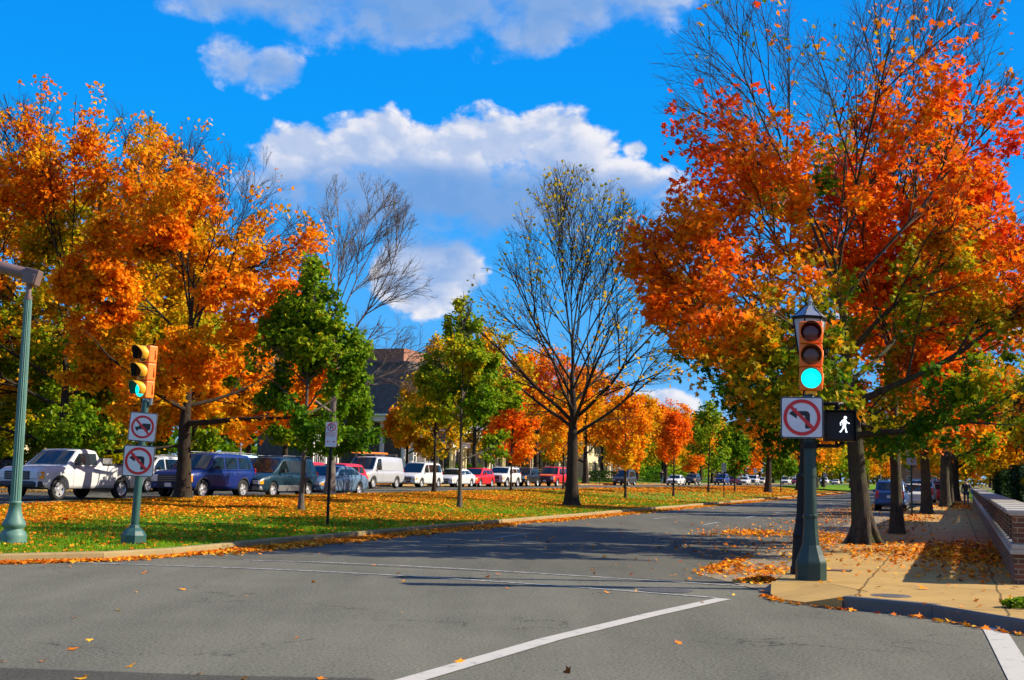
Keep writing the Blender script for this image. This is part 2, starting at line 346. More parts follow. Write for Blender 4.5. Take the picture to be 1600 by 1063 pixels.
T_ALL = [-1500, -700, -300, -150, -100, -70, -60, -50]+lin(-45, -10, 36)+lin(-6, 6, 4)+[20, 60, 150, 400, 1500]
grid('ground', [-1500, -500, -150]+S_FAR+[1000, 2500], T_ALL, lambda s, t: B(s, t)-0.06, M['ground'])
# cross street in the foreground
grid('cross_street', lin(-45, 19, 17), lambda s: [-300, -150, -80]+lin(-60, -14, 24)+lin(-10, 60, 15)+[120, 300], lambda s, t: B(s, t) if s > 14.5 else 0.0, M['asphalt'])
s_av = lin(19, 60, 22)+lin(64, 180, 30)+lin(190, 700, 18)
grid('avenue', s_av, lin(-14.0, -2.2, 6), lambda s, t: 0.004, M['asphalt_avenue'])
s_lc = lin(19, 60, 22)+lin(64, 180, 30)+lin(190, 700, 18)
grid('far_carriageway', s_lc, lin(-39.2, -26.0, 14), lambda s, t: B(s, t)+0.004, M['asphalt_avenue'])
# median
KE = [(12.4, -26.4), (12.5, -22.0), (13.0, -18.6), (14.3, -16.4), (16.06, -14.66), (17.5, -13.75), (19.06, -13.45), (21.2, -13.5), (24, -13.6), (30, -13.65), (60, -13.7), (100, -13.8), (160, -13.9), (168, -14.2), (172, -15.2), (174, -17)]
def tn(s):
    for (a, ta), (b, tb) in zip(KE, KE[1:]):
        if a <= s <= b: return ta+(tb-ta)*(s-a)/(b-a) if b > a else tb
    return KE[0][1] if s < KE[0][0] else KE[-1][1]
sm_ = sorted(set([k[0] for k in KE]+lin(13, 60, 48)+lin(62, 173, 50)))
sm_ = [s for s in sm_ if s >= 12.5]
def med_t(s): e = tn(s)-0.12; return [e+(-26.25-e)*(i/14) for i in range(15)]
grid('median', sm_, med_t, lambda s, t: B(s, t)+0.13, M['grass'])
grid('far_median', lin(190, 600, 20), lin(-14, -26, 8), lambda s, t: B(s, t)+0.14, M['grass'])
# verge, sidewalk and front lawns beyond the far carriageway
grid('verge', s_lc, lin(-42.0, -39.3, 3), lambda s, t: B(s, t)+0.13, M['lawn'])
grid('far_sidewalk', s_lc, lin(-44.2, -42.0, 3), lambda s, t: B(s, t)+0.14, M['drive'])
grid('front_lawn', s_lc, lin(-75.0, -44.2, 8), lambda s, t: B(s, t)+0.135+0.6*float(sm((-t-45)/10)), M['lawn'])

def kerb(name, pts, zf, m, w=0.16, h=0.15, side=1, joint=3.0):
    """pts in (s,t); kerb body lies on `side` of the line; thick joints every few metres"""
    P = []
    for (a, b) in zip(pts, pts[1:]):
        L = math.hypot(b[0]-a[0], b[1]-a[1]); n = max(1, int(L/joint))
        for i in range(n): P.append((a[0]+(b[0]-a[0])*i/n, a[1]+(b[1]-a[1])*i/n))
    P.append(pts[-1]); mb = MB(); W = []
    for i, p in enumerate(P):
        a = P[max(0, i-1)]; b = P[min(len(P)-1, i+1)]; d = (b[0]-a[0], b[1]-a[1]); l = math.hypot(*d); W.append((p, (-d[1]/l*side, d[0]/l*side)))
    jw = random.Random(3)
    for (p, n), (q, m2) in zip(W, W[1:]):
        vs = []; dz = jw.uniform(-0.006, 0.006)
        for (c, nn, g) in ((p, n, 0.004), (q, m2, -0.004)):
            base = zf(*c); ds = (q[0]-p[0], q[1]-p[1]); l = math.hypot(*ds); e = (ds[0]/l*g, ds[1]/l*g)
            for (o, z) in ((-0.015, -0.05), (-0.0, h-0.03), (0.03, h), (w, h), (w, -0.05)):
                x, y = s2w(c[0]+nn[0]*o+e[0], c[1]+nn[1]*o+e[1]); vs.append((x, y, base+z+(dz if z > 0 else 0)))
        mb.add(vs, [(i, (i+1) % 5, 5+(i+1) % 5, 5+i) for i in range(5)]+[(4, 3, 2, 1, 0), (5, 6, 7, 8, 9)])
    o = mb.build(name, m); tag(o, kind='structure'); return o
kerb('median_kerb', KE, lambda s, t: B(s, t), M['kerb'], side=-1)
kerb('median_back_kerb', [(12.6, -26.4), (30, -26.4), (60, -26.4), (174, -26.4)], lambda s, t: B(s, t), M['kerb'], side=1, joint=4)
kerb('far_kerb', [(19, -39.2), (60, -39.2), (180, -39.2), (300, -39.2), (600, -39.2)], lambda s, t: B(s, t), M['kerb'], side=-1, joint=5)

# right hand sidewalk
RC = [(11.6, 30), (12.2, 8), (13.0, 3), (14.42, 0.70), (15.62, -0.28), (16.1, -1.36), (17.0, -1.15), (17.95, -1.75), (17.95, -2.48), (20, -2.55), (30, -2.55), (60, -2.5), (75, -2.2), (90, -1.6), (110, -1.05), (170, -1.0)]
sw = RC+[(170, 1.3), (19.3, 1.3), (19.3, 30)]
flat('sidewalk', [(p[0]+0.05, p[1]+0.05) for p in RC]+sw[len(RC):], 0.148, M['sidewalk'], 0.2)
kerb('corner_kerb', [p for p in RC if p[0] < 16.2], lambda s, t: 0.0, M['kerb_dark'], side=1, joint=1.8, h=0.152)
kerb('avenue_kerb', [(17.95, -2.48)]+[p for p in RC if p[0] >= 19], lambda s, t: 0.0, M['kerb'], side=1, joint=2.5, h=0.152)
rv = [(16.05, -1.36, .148), (16.35, -1.85, .03), (16.75, -2.22, .02), (17.3, -2.42, .03), (17.95, -2.50, .148), (18.0, -1.72, .148), (16.98, -1.10, .148)]
mb = MB(); top = [s2w(a, b_)+(z,) for a, b_, z in rv]; bot = [(x, y, -0.05) for x, y, z in top]
mb.add(top+bot, [(0, 6, 1), (1, 6, 2), (2, 6, 5, 3), (3, 5, 4)]+[(i, i+1, 8+i, 7+i) for i in range(4)]); rampo = mb.build('kerb_ramp', M['sidewalk']); tag(rampo, kind='structure')
flat('garden_ground', [(19.3, 1.3), (300, 1.3), (300, 90), (19.3, 90)], 0.10, M['lawn'])
# concrete gutter apron along the right kerb
gp = [(17.6, -2.46), (18.6, -3.0), (20.4, -4.05), (24, -3.95), (31, -3.85), (45, -3.75), (60, -3.6), (60, -2.5), (30, -2.55), (20, -2.55)]
flat('gutter_apron', gp, 0.009, M['gutter'])
flat('dark_road_sheet', [(-20, -40), (1, -40), (7.1, -9.5), (7.85, -7.3), (8.35, -5.4), (8.75, -4.3), (8.3, -3.7), (6, -2), (-20, -1)], 0.004, M['asphalt_dark'])  # darker-toned sheet laid over the near left of the cross street

# road markings
def strip(name, pts, w, m, z=0.008):
    mb = MB(); L = []; R = []
    for i, p in enumerate(pts):
        a = pts[max(0, i-1)]; b = pts[min(len(pts)-1, i+1)]; d = (b[0]-a[0], b[1]-a[1]); l = math.hypot(*d); n = (-d[1]/l*w/2, d[0]/l*w/2)
        L.append(s2w(p[0]+n[0], p[1]+n[1])); R.append(s2w(p[0]-n[0], p[1]-n[1]))
    k = len(pts); mb.add([(x, y, z) for x, y in L]+[(x, y, z) for x, y in R], [(i, i+1, k+i+1, k+i) for i in range(k-1)])
    o = mb.build(name, m); me = o.data
    if me.polygons[0].normal.z < 0: me.flip_normals()
    tag(o, kind='structure'); return o
strip('crosswalk_line', [(16.6, -14.7), (17.02, -12.68), (17.35, -11), (17.48, -9.66), (17.45, -8), (17.26, -6.21), (16.9, -4.4), (16.57, -3.03)], 0.10, M['line_worn'])
strip('crosswalk_line', [(18.86, -11.83), (19.23, -10.51), (19.3, -8.9), (19.16, -6.9), (18.85, -4.8), (18.58, -2.92)], 0.10, M['line_worn'])
strip('stop_line', [(16.5, -2.93), (14.2, -3.35), (11.55, -3.75), (8.85, -3.98), (4, -4.5)], 0.205, M['line'])
strip('stop_line', [(15.25, 0.36), (13.5, 0.42), (11.0, 0.5), (6, 0.55)], 0.24, M['line'])
for k in range(16):
    s0 = 33+k*9.0
    if k == 0: continue
    strip('lane_dash', [(s0, -8.15), (s0+2.8, -8.15)], 0.11, M['line_worn'], 0.010)
for k in range(3): strip('lane_dash', [(29+k*17, -10.9), (31.5+k*17, -10.9)], 0.1, M['line_worn'], 0.010)
for k in range(11):
    s0 = 30+k*11; mb = MB(); x, y = s2w(s0, -32.6); 
    o = strip('far_lane_dash', [(s0, -32.6), (s0+2.8, -32.6)], 0.11, M['line_worn'], float(B(s0+1, -32.6))+0.03)
# manholes / gratings
def disc(name, s, t, r, z, m, label, cat):
    x, y = s2w(s, t); e = empty(name, (x, y, z), TH, label, cat)
    a = MB(); a.lathe([(r+0.05, 0), (r+0.05, 0.004)], 28); a.build('frame', m, e)
    c = MB(); c.lathe([(r, 0.004), (r, 0.007)], 28)
    for i in range(-4, 5):
        for j in range(-4, 5):
            if math.hypot(i, j)*0.13*r/0.5 < r*0.9: c.box((i*0.12*r/0.5, j*0.12*r/0.5, 0.008), (0.06*r, 0.06*r, 0.004))
    c.build('cover', m, e)
p = at(1040, 923); s, t = w2s(p.x, p.y); disc('manhole_cover', s, t, 0.33, 0.004, mat('cast_iron', (0.07, 0.068, 0.066), 0.75), 'round dark manhole cover in the road beside the crosswalk lines', 'manhole cover')
p = at(1392, 931, 0.15); s, t = w2s(p.x, p.y); disc('drain_cover', s, t, 0.20, 0.149, mat('grey_iron', (0.16, 0.15, 0.14), 0.5, metal=0.3), 'small grey utility cover in the sidewalk by the corner kerb', 'utility cover')
p = at(1300, 891, 0.15); e = empty('access_cover', (p.x, p.y, 0.149), TH*-1, 'rusty flat rectangular cover set in the sidewalk by the green signal pole', 'utility cover')
mb = MB(); mb.box((0, 0, 0.003), (0.62, 0.42, 0.006)); mb.build('frame', M['iron'], e); mb = MB(); mb.box((0, 0, 0.008), (0.54, 0.34, 0.006), bev=0.002); mb.build('lid', mat('rusty_iron', (0.14, 0.07, 0.04), 0.8, noise=0.4), e)

# ---------------------------------------------------------------- trees
def fnoise(P, sc, seed=0):
    r = np.random.default_rng(seed); v = np.zeros(len(P))
    for k in range(6):
        d = r.normal(size=3); d /= np.linalg.norm(d); v += np.sin(P@d*sc*r.uniform(0.7, 1.8)+r.uniform(0, 6.28))
    return v/6**0.5/1.3
def unit(a): return a/np.maximum(np.linalg.norm(a, axis=-1, keepdims=True), 1e-9)
def tubes_np(levels):
    """levels: list of (P (n,K,3), R (n,K), sides)"""
    V = []; Fc = []; base = 0
    for P, R, S in levels:
        n, K, _ = P.shape; d = unit(P[:, -1]-P[:, 0]); ref = np.where(np.abs(d[:, 2:3]) > 0.8, [[1., 0, 0]], [[0, 0, 1.]])
        a = unit(np.cross(d, ref)); b = np.cross(d, a); an = np.arange(S)*2*PI/S
        ring = a[:, None, None]*np.cos(an)[None, None, :, None]+b[:, None, None]*np.sin(an)[None, None, :, None]
        v = P[:, :, None]+ring*R[:, :, None, None]; V.append(v.reshape(-1, 3))
        idx = base+np.arange(n*K*S).reshape(n, K, S); nx = np.roll(idx, -1, 2)
        Fc.append(np.stack([idx[:, :-1], nx[:, :-1], nx[:, 1:], idx[:, 1:]], -1).reshape(-1, 4)); base += n*K*S
    V = np.concatenate(V); Fc = np.concatenate(Fc); me = bpy.data.meshes.new('trunk'); nf = len(Fc)
    me.vertices.add(len(V)); me.vertices.foreach_set('co', V.astype(np.float32).ravel()); me.loops.add(nf*4); me.loops.foreach_set('vertex_index', Fc.astype(np.int32).ravel())
    me.polygons.add(nf); me.polygons.foreach_set('loop_start', (np.arange(nf)*4).astype(np.int32)); me.polygons.foreach_set('loop_total', np.full(nf, 4, dtype=np.int32))
    me.polygons.foreach_set('use_smooth', np.ones(nf, bool)); me.update(calc_edges=True); return me

LEAF10 = np.array([(0, 0), (.28, .05), (.62, -.02), (.42, .3), (.72, .62), (.24, .55), (0, 1.0), (-.24, .55), (-.72, .62), (-.42, .3), (-.62, -.02), (-.28, .05)])
LEAF4 = np.array([(0, 0), (.5, .42), (0, 1.0), (-.5, .42)]); LEAF6 = np.array([(0, 0), (.55, .1), (.42, .6), (0, 1), (-.42, .6), (-.55, .1)])
def leaves_mesh(P, size, hue, val, shape, r, upbias=0.35, lay=False):
    n = len(P); nrm = r.normal(size=(n, 3)); nrm[:, 2] = np.abs(nrm[:, 2])+upbias; 
    if lay: nrm = r.normal(size=(n, 3))*0.33+np.array([0, 0, 1.0])
    nrm = unit(nrm); t = unit(np.cross(nrm, r.normal(size=(n, 3)))); b = np.cross(nrm, t)
    if not lay: b = unit(b-np.array([0, 0, 0.4])); t = unit(np.cross(b, nrm)); nrm = np.cross(t, b)
    sz = size*r.uniform(0.65, 1.25, n); k = len(shape)
    fold = 0.22*np.abs(shape[:, 0])-0.18*(shape[:, 1]-0.4)**2
    v = P[:, None]+(t[:, None]*shape[None, :, 0:1]+b[:, None]*(shape[None, :, 1:2]-0.3)+nrm[:, None]*fold[None, :, None])*sz[:, None, None]
    return np_mesh('leaves', v.reshape(-1, 3), 3, k, {'hue': np.clip(hue, 0, 1), 'val': val})

def tree(name, label, loc, H, fork, tr, R, prof, leafm, nleaf, lsize, hue, barkm='bark', seed=1, L1=9, nsub=(9, 7, 5), ang=(62, 18), leader=0.55,
         dens=None, cat='tree', group=None, shape=LEAF4, lean=(0, 0), off=(0, 0), twigr=0.006, sides=(12, 7, 5, 3, 3), lenf=(0.66, 0.58, 0.5), trop=0.10,
         roots=False, noiseamp=0.16, sub_ang=(28, 55), clump=0.0, wig=0.06, limbr=0.45, gapsc=1.1, start1=1.0, addto=None, rk=1.0, spread=0.5, even=0.75):
    r = np.random.default_rng(seed)
    pz = np.array([p[0] for p in prof]); pr = np.array([p[1] for p in prof]); O = np.array([off[0], off[1], 0.0]); ph = r.uniform(0, 6.28, 6)
    def inside(P):
        q = P-O*np.clip(P[..., 2:3]/H, 0, 1); z = q[..., 2]/H; rad = np.hypot(q[..., 0], q[..., 1]); az = np.arctan2(q[..., 1], q[..., 0])
        k = 1+noiseamp*(np.sin(az*2+ph[0]+z*4)+0.7*np.sin(az*3+ph[1]-z*7)+0.6*np.sin(az*5+ph[2]+z*11)+0.5*np.sin(z*19+ph[3]+az))
        return (rad < R*np.interp(z, pz, pr, left=0, right=0)*k)
    def march(P, D, mx):
        st = np.linspace(0.06, 1, 18)[None]*mx[:, None]; Q = P[:, None]+D[:, None]*st[..., None]; ins = inside(Q); ok = np.cumprod(ins | (st < 0.12*mx[:, None]), 1)
        return st[np.arange(len(P)), np.maximum(ok.sum(1)-1, 0)]
    # trunk
    K0 = 14; zt = np.linspace(0, 1, K0); top = fork+(H-fork)*leader
    P0 = np.zeros((K0, 3)); P0[:, 2] = zt*top; wob = np.cumsum(r.normal(size=(K0, 2))*0.018*H/10, 0); wob[:2] = 0
    P0[:, :2] = wob*np.minimum(1, zt*3)[:, None]+np.outer(zt, [lean[0], lean[1]])+O[:2]*np.clip(zt*top/H, 0, 1)[:, None]*0.6
    R0 = np.where(P0[:, 2] < fork, tr*(1-0.22*P0[:, 2]/fork), tr*0.78*(1-(P0[:, 2]-fork)/(top-fork+1e-6))**0.9*0.8+twigr*1.5)
    R0[0] *= 1.45; R0[1] *= (1.12 if H > 6 else 1.0); P0[0, 2] = -0.25
    levels = [(P0[None], R0[None], sides[0])]
    # flare close to the ground
    fl = np.array([[0, 0, -0.1], [0, 0, 0.10], [0, 0, 0.3], [0, 0, 0.6]], float); levels.append((fl[None], (tr*np.array([1.7, 1.38, 1.14, 0.97]))[None], sides[0]))
    if roots:
        for k in range(8):
            a = k*0.785+r.uniform(-.2, .2); dd = np.array([math.cos(a), math.sin(a), 0]); q = np.array([dd*tr*0.35+[0, 0, 0.75], dd*tr*0.85+[0, 0, 0.36], dd*tr*1.35+[0, 0, 0.12], dd*tr*1.9+[0, 0, 0.0], dd*tr*2.4+[0, 0, -0.08]])
            levels.append((q[None], np.array([[.17, .17, .13, .075, .03]])*tr/0.4*1.15, 7))
    # limbs
    n = L1; u = np.sort(r.uniform(0, 1, n)**start1); u[0] = 0; zl = fork*0.92+u*(top-fork)*0.95
    St = np.stack([np.interp(zl, P0[:, 2], P0[:, i]) for i in range(3)], 1); az = np.arange(n)*2.39996+r.uniform(-.25, .25, n)+seed
    an = np.radians(ang[0]+(ang[1]-ang[0])*u+r.uniform(-9, 9, n)); D = np.stack([np.sin(an)*np.cos(az), np.sin(an)*np.sin(az), np.cos(an)], 1)
    rad0 = np.interp(zl, P0[:, 2], R0)*limbr*r.uniform(0.75, 1.15, n)+0.005
    LW = []; Ls = march(St, unit(D+[0, 0, 0.3]), np.full(n, H*1.0)); plen = Ls
    pol = None
    for lev in range(1, 5):
        K = (9, 7, 5, 4)[lev-1]; tro = trop*(1.0, 0.6, 0.4, 0.2)[lev-1]
        P = np.zeros((len(St), K, 3)); P[:, 0] = St; d = D.copy(); step = plen/(K-1)
        for k in range(1, K):
            P[:, k] = P[:, k-1]+d*step[:, None]; d = unit(d+np.array([0, 0, tro])+r.normal(size=d.shape)*wig*(1.0, 1.3, 1.8, 2.2)[lev-1])
        tt = np.linspace(0, 1, K)[None]; tipr = twigr*(1.4, 0.9, 0.6, 0.45)[lev-1]; Rr = np.maximum(rad0[:, None]*(1-tt)**0.9, 0)+tipr
        levels.append((P, Rr, sides[lev])); LW.append((P, plen))
        if lev == 4 or nsub[lev-1] == 0: break
        m = nsub[lev-1]; ns = len(St); cnt = np.maximum(2, np.round(m*np.clip(plen/np.median(plen), 0.4, 1.8))).astype(int) if lev > 1 else np.full(ns, m)
        pid = np.repeat(np.arange(ns), cnt); uu_ = r.uniform(0.12 if lev > 1 else 0.2, 1.0, len(pid)); fk = uu_*(K-1); i0 = np.minimum(fk.astype(int), K-2); f = (fk-i0)[:, None]
        St = P[pid, i0]*(1-f)+P[pid, i0+1]*f; tg = unit(P[pid, i0+1]-P[pid, i0]); pr_ = unit(np.cross(tg, r.normal(size=tg.shape)))
        # children spread outward rather than inward
        outw = St-np.array([0, 0, H*0.45]); pr_ = unit(pr_+spread*unit(outw)); a2 = np.radians(r.uniform(sub_ang[0], sub_ang[1], len(pid)))[:, None]
        D = unit(tg*np.cos(a2)+pr_*np.sin(a2)); mx = plen[pid]*lenf[lev-1]*r.uniform(0.6, 1.15, len(pid))*(1.1-0.5*uu_)
        pl = march(St, D, mx); rad0 = np.minimum((Rr[pid, i0]*(1-f[:, 0])+Rr[pid, i0+1]*f[:, 0])*0.6, pl*(0.012, 0.0095, 0.007)[lev-1]*rk); keep = pl > 0.12*mx
        St, D, plen, rad0 = St[keep], D[keep], pl[keep], rad0[keep]
    e = empty(name, loc, 0, label, cat, group)
    link('trunk', tubes_np(levels), e, M[barkm])
    if nleaf:
        cand = []; 
        for (P, pl), w in zip(LW[-2:], (0.3, 0.7)):
            c = int(nleaf*w*4.0); K = P.shape[1]; pr0 = pl/pl.sum(); pid = r.choice(len(P), c, p=pr0); fk = r.uniform(0.15, 1, c)*(K-1); i0 = np.minimum(fk.astype(int), K-2); f = (fk-i0)[:, None]
            cand.append(P[pid, i0]*(1-f)+P[pid, i0+1]*f)
        C = np.concatenate(cand); C += r.normal(size=C.shape)*lsize*np.array([0.9, 0.9, 0.7]); C[:, 2] -= lsize*0.5
        q3 = np.floor(C/(R*0.22)).astype(int); q3 -= q3.min(0); key = (q3[:, 0]*200+q3[:, 1])*200+q3[:, 2]; _, inv, cn = np.unique(key, return_inverse=True, return_counts=True)
        w = (np.median(cn)/np.maximum(cn[inv], np.median(cn)*0.25))**even; g = fnoise(C, gapsc*2.2, seed+5)+0.6*fnoise(C, gapsc*5, seed+6)
        if clump: w *= np.clip(0.55+clump*g, 0.02, 2)
        if dens is not None: w *= dens(C, H, R)
        u = r.uniform(0, 1, len(C))**(1/np.maximum(w, 1e-6)); sel = np.argsort(-u)[:nleaf]; sel = sel[w[sel] > 0.015]; C = C[sel]
        h = hue(C, H, R, r)+r.normal(size=len(C))*0.09; v = r.uniform(0.72, 1.18, len(C))
        me = leaves_mesh(C, lsize, h, v, shape, r); link('crown', me, e, M[leafm])
    return e
def rad_of(C, R): return np.hypot(C[:, 0], C[:, 1])/R
ROUND = [(0.18, 0.0), (0.24, 0.55), (0.38, 0.95), (0.55, 1.0), (0.75, 0.82), (0.9, 0.5), (1.0, 0.05)]
VASE = [(0.2, 0.1), (0.3, 0.5), (0.45, 0.85), (0.62, 1.0), (0.8, 0.92), (0.92, 0.62), (1.0, 0.15)]
CONE = [(0.15, 0.1), (0.22, 0.75), (0.35, 1.0), (0.55, 0.85), (0.75, 0.5), (0.9, 0.22), (1.0, 0.02)]
# ---------------------------------------------------------------- the trees of the place
def G(x, y, off=0.12): return (x, y, zat(x, y, off))
def GS(s, t, off=0.12): x, y = s2w(s, t); return (x, y, float(B(s, t))+off)
cl = lambda a: np.clip(a, 0, 1)
def hue_t1(C, H, R, r): return 0.06+0.30*cl(C[:, 0]/R)*cl((C[:, 2]/H-0.2)/0.1)+0.46*cl((C[:, 2]/H-0.26)/0.32)+0.50*(rad_of(C, R)-0.42)+0.34*fnoise(C, 0.9, 3)+0.07*fnoise(C, 3, 4)
def dens_t1(C, H, R):
    z = C[:, 2]/H; d = 1-cl((z-0.48)/0.30)*0.965
    side = cl((rad_of(C, R)-0.6)/0.3)*cl((z-0.5)/0.1)*np.where(C[:, 0] < 0, 1.0, 0.35)
    return d*(1-0.75*side)*(1+0.5*cl((0.33-z)/0.1))
tree('maple_tree', 'large red, orange and green maple rooted in the sidewalk beside the green signal pole', (8.29, 28.65, 0.14), 14.2, 2.75, 0.235, 5.1,
     [(0.15, 0.6), (0.19, 0.95), (0.30, 1.06), (0.45, 1.04), (0.58, 0.92), (0.7, 0.82), (0.85, 0.74), (1.0, 0.58)], 'leaf_maple', 46000, 0.122, hue_t1, 'bark', 5, L1=17, nsub=(11, 8, 5),
     ang=(80, 16), leader=0.42, dens=dens_t1, cat='maple', shape=LEAF10, lean=(-0.5, 0.1), off=(-0.15, 0), roots=True, clump=1.05, gapsc=0.9, start1=1.3, trop=0.015, limbr=0.5, noiseamp=0.12, twigr=0.005, rk=0.8)
def hue_b(C, H, R, r): return 0.60+0.20*(rad_of(C, R)-0.4)+0.13*fnoise(C, 0.9, 3)+0.10*fnoise(C, 2.6, 8)
tree('maple_tree', 'bright orange maple on the grass in front of the dark blue suv', (-11.59, 43.54, 0.53), 14.0, 2.9, 0.27, 4.7, [(0.14, 0.55), (0.2, 0.85), (0.33, 1.0), (0.5, 1.0), (0.65, 0.97), (0.8, 0.8), (0.92, 0.5), (1.0, 0.12)],
     'leaf_orange', 56000, 0.14, hue_b, 'bark_dark', 12, L1=13, nsub=(12, 8, 6), ang=(82, 14), leader=0.5, dens=lambda C, H, R: (1-cl((C[:, 2]/H-0.48)/0.36)*0.95)*(1-0.80*cl((C[:, 0]/R+0.1)/0.4)*cl((C[:, 2]/H-0.5)/0.15)), cat='maple',
     shape=LEAF6, clump=0.7, off=(0.25, 0), start1=1.2, twigr=0.005, rk=0.85, trop=0.03)
tree('bare_tree', 'leafless grey tree rising behind the no-parking sign post', (-7.94, 54.23, 0.55), 14.6, 3.4, 0.21, 3.5, [(0.25, 0.8), (0.36, 1.3), (0.5, 1.25), (0.65, 0.95), (0.8, 0.8), (0.93, 0.62), (1.0, 0.25)], 'leaf_orange', 0, 0.1, None,
     'bark_pale', 27, L1=14, nsub=(8, 8, 7), ang=(78, 14), leader=0.5, cat='tree', off=(0.7, 0), twigr=0.008, trop=0.0, sub_ang=(26, 48), wig=0.07, rk=0.8)
def hue_g(C, H, R, r): return 0.52+0.24*fnoise(C, 1.4, 3)+0.15*(C[:, 2]/H-0.5)
for nm, loc, H, R, sd, lab, up in (('D', (-6.72, 39.70, 0.33), 8.5, 2.3, 31, 'young green maple with a pale trunk just left of the no-parking sign', 0), ('E', (-1.95, 48.51, 0.28), 8.7, 2.45, 32, 'young green tree on the grass in front of the light silver sedan', 0.12)):
    tree('young_tree', lab, loc, H, 2.0, 0.085, R, [(0.22, 0.5), (0.27, 0.9), (0.38, 1.0), (0.5, 0.95), (0.62, 0.75), (0.75, 0.48), (0.88, 0.25), (1.0, 0.03)], 'leaf_green', 17000, 0.12,
         (lambda C, H, R, r, up=up: hue_g(C, H, R, r)+up+0.22*cl(fnoise(C, 1.0, 9)-0.5)), 'bark_grey', sd, L1=26, nsub=(7, 6, 0), ang=(72, 22), leader=0.92, cat='young maple', shape=LEAF6, clump=0.5, twigr=0.005, limbr=0.42, noiseamp=0.2, trop=0.05, sub_ang=(28, 55))
tree('sparse_tree', 'tall half-bare tree with a few yellow leaves in the middle of the median', (2.94, 57.55, 0.24), 16.3, 3.5, 0.30, 4.9, [(0.18, 0.25), (0.26, 0.6), (0.38, 0.9), (0.5, 1.0), (0.65, 0.98), (0.8, 0.86), (0.92, 0.6), (1.0, 0.25)],
     'leaf_yellow', 1500, 0.15, lambda C, H, R, r: 0.95-0.6*cl((C[:, 2]/H-0.25)/0.3)+0.15*fnoise(C, 1, 2), 'bark_dark', 44, L1=19, nsub=(9, 6, 4), ang=(62, 8), leader=0.34, rk=0.75, cat='tree', clump=0.6, shape=LEAF6,
     dens=lambda C, H, R: 0.35+0.35*cl((C[:, 2]/H-0.82)/0.1)+2.2*cl((0.30-C[:, 2]/H)/0.08), trop=0.02, sub_ang=(22, 46), wig=0.055, twigr=0.007, limbr=0.42, start1=1.5, lenf=(0.72, 0.6, 0.5))
def hue_a(C, H, R, r): return 0.46+0.30*fnoise(C, 0.55, 3)+0.14*cl((C[:, 2]/H-0.3)/0.3)-0.18*cl((0.32-C[:, 2]/H)/0.15)
for (px, Y, H, R, sd, lab, tp) in ((96, 60, 20.5, 7.3, 51, 'big yellow, orange and green tree behind the white pickup truck', 'T'), (-70, 66, 20.5, 6.5, 52, 'big orange and green tree at the left edge of the photo behind the fluted pole', 'T')):
    p = atY(px, Y, 0.12)
    tree('street_tree', lab, p, H, 1.9, 0.36, R, [(0.05, 0.6), (0.09, 0.95), (0.3, 1.0), (0.5, 1.0), (0.65, 0.92), (0.8, 0.78), (0.92, 0.55), (1.0, 0.2)], 'leaf_mixed', 78000, 0.21, hue_a, 'bark_dark', sd, L1=16, nsub=(11, 8, 6), trop=0.02, ang=(90, 16), leader=0.5,
         dens=lambda C, H, R: (1-cl((C[:, 2]/H-0.62)/0.28)*0.95)*(1+1.2*cl((0.3-C[:, 2]/H)/0.15)), cat='tree', clump=0.6, gapsc=0.7, off=(-0.6, 0), shape=LEAF4, twigr=0.009)
# behind the orange maple: green and orange crowns of the far verge
mid = [(15, 74, 12, 5.0, 'leaf_mixed', 0.42, 57, .25, 'green tree low behind the fluted pole at the left edge'), (180, 78, 11.5, 4.8, 'leaf_mixed', 0.42, 58, .22, 'green and gold tree in the house garden behind the two prohibition signs'), (385, 72, 9, 3.6, 'leaf_mixed', 0.52, 60, .18, 'gold and green tree above the roof of the dark blue suv'),
  # px, Y, H, R, material, hue level, seed, trunk radius, label
    (300, 76, 11, 4.6, 'leaf_mixed', 0.45, 61, .25, 'yellow-green tree behind the row of cars left of the blue suv roof'),
    (445, 84, 12, 4.4, 'leaf_mixed', 0.40, 62, .22, 'green and yellow tree behind the teal minivan'),
    (528, 93, 9.5, 3.0, 'leaf_green', 0.6, 59, .18, 'dark green tree in front of the tall grey building'), (636, 99, 7.0, 2.2, 'leaf_mixed', 0.6, 56, .14, 'small rusty tree between the cargo van and the tall grey building'), (676, 97, 10.0, 2.7, 'leaf_mixed', 0.38, 63, .22, 'olive and rusty tree behind the white minivan'),
    (742, 112, 15.0, 4.6, 'leaf_mixed', 0.42, 64, .3, 'tall yellow-green tree behind the small red car'),
    (838, 124, 15.0, 5.2, 'leaf_orange', 0.70, 65, .35, 'large orange tree behind the dark jeep'),
    (915, 141, 13.5, 5.2, 'leaf_orange', 0.58, 66, .35, 'orange street tree with a straight grey trunk right of the half-bare tree'),
    (985, 158, 12.5, 5.4, 'leaf_orange', 0.50, 67, .3, 'gold street tree behind the dark minivan'),
    (1040, 182, 12.5, 5.6, 'leaf_orange', 0.66, 68, .3, 'rust orange street tree behind the silver coupe')]
LOWC = [(0.1, 0.4), (0.16, 0.85), (0.35, 1.0), (0.6, 0.95), (0.85, 0.5), (1.0, 0.05)]
for (px, Y, H, R, lm, hv, sd, tr_, lab) in mid:
    p = atY(px, Y, 0.14)
    low = sd < 61
    tree('street_tree', lab, p, H, 2.6, tr_, R, (LOWC if low else (ROUND if sd % 2 else VASE)), lm, 13000 if low else 9000, 0.24 if low else 0.30, (lambda C, H, R, r, hv=hv: hv+0.22*fnoise(C, 0.7, 3)), 'bark_dark', sd, L1=9, nsub=(8, 6, 0), ang=(68, 16), leader=0.5, cat='tree', clump=0.55, gapsc=0.6, twigr=0.012, sides=(8, 5, 4, 3, 3))
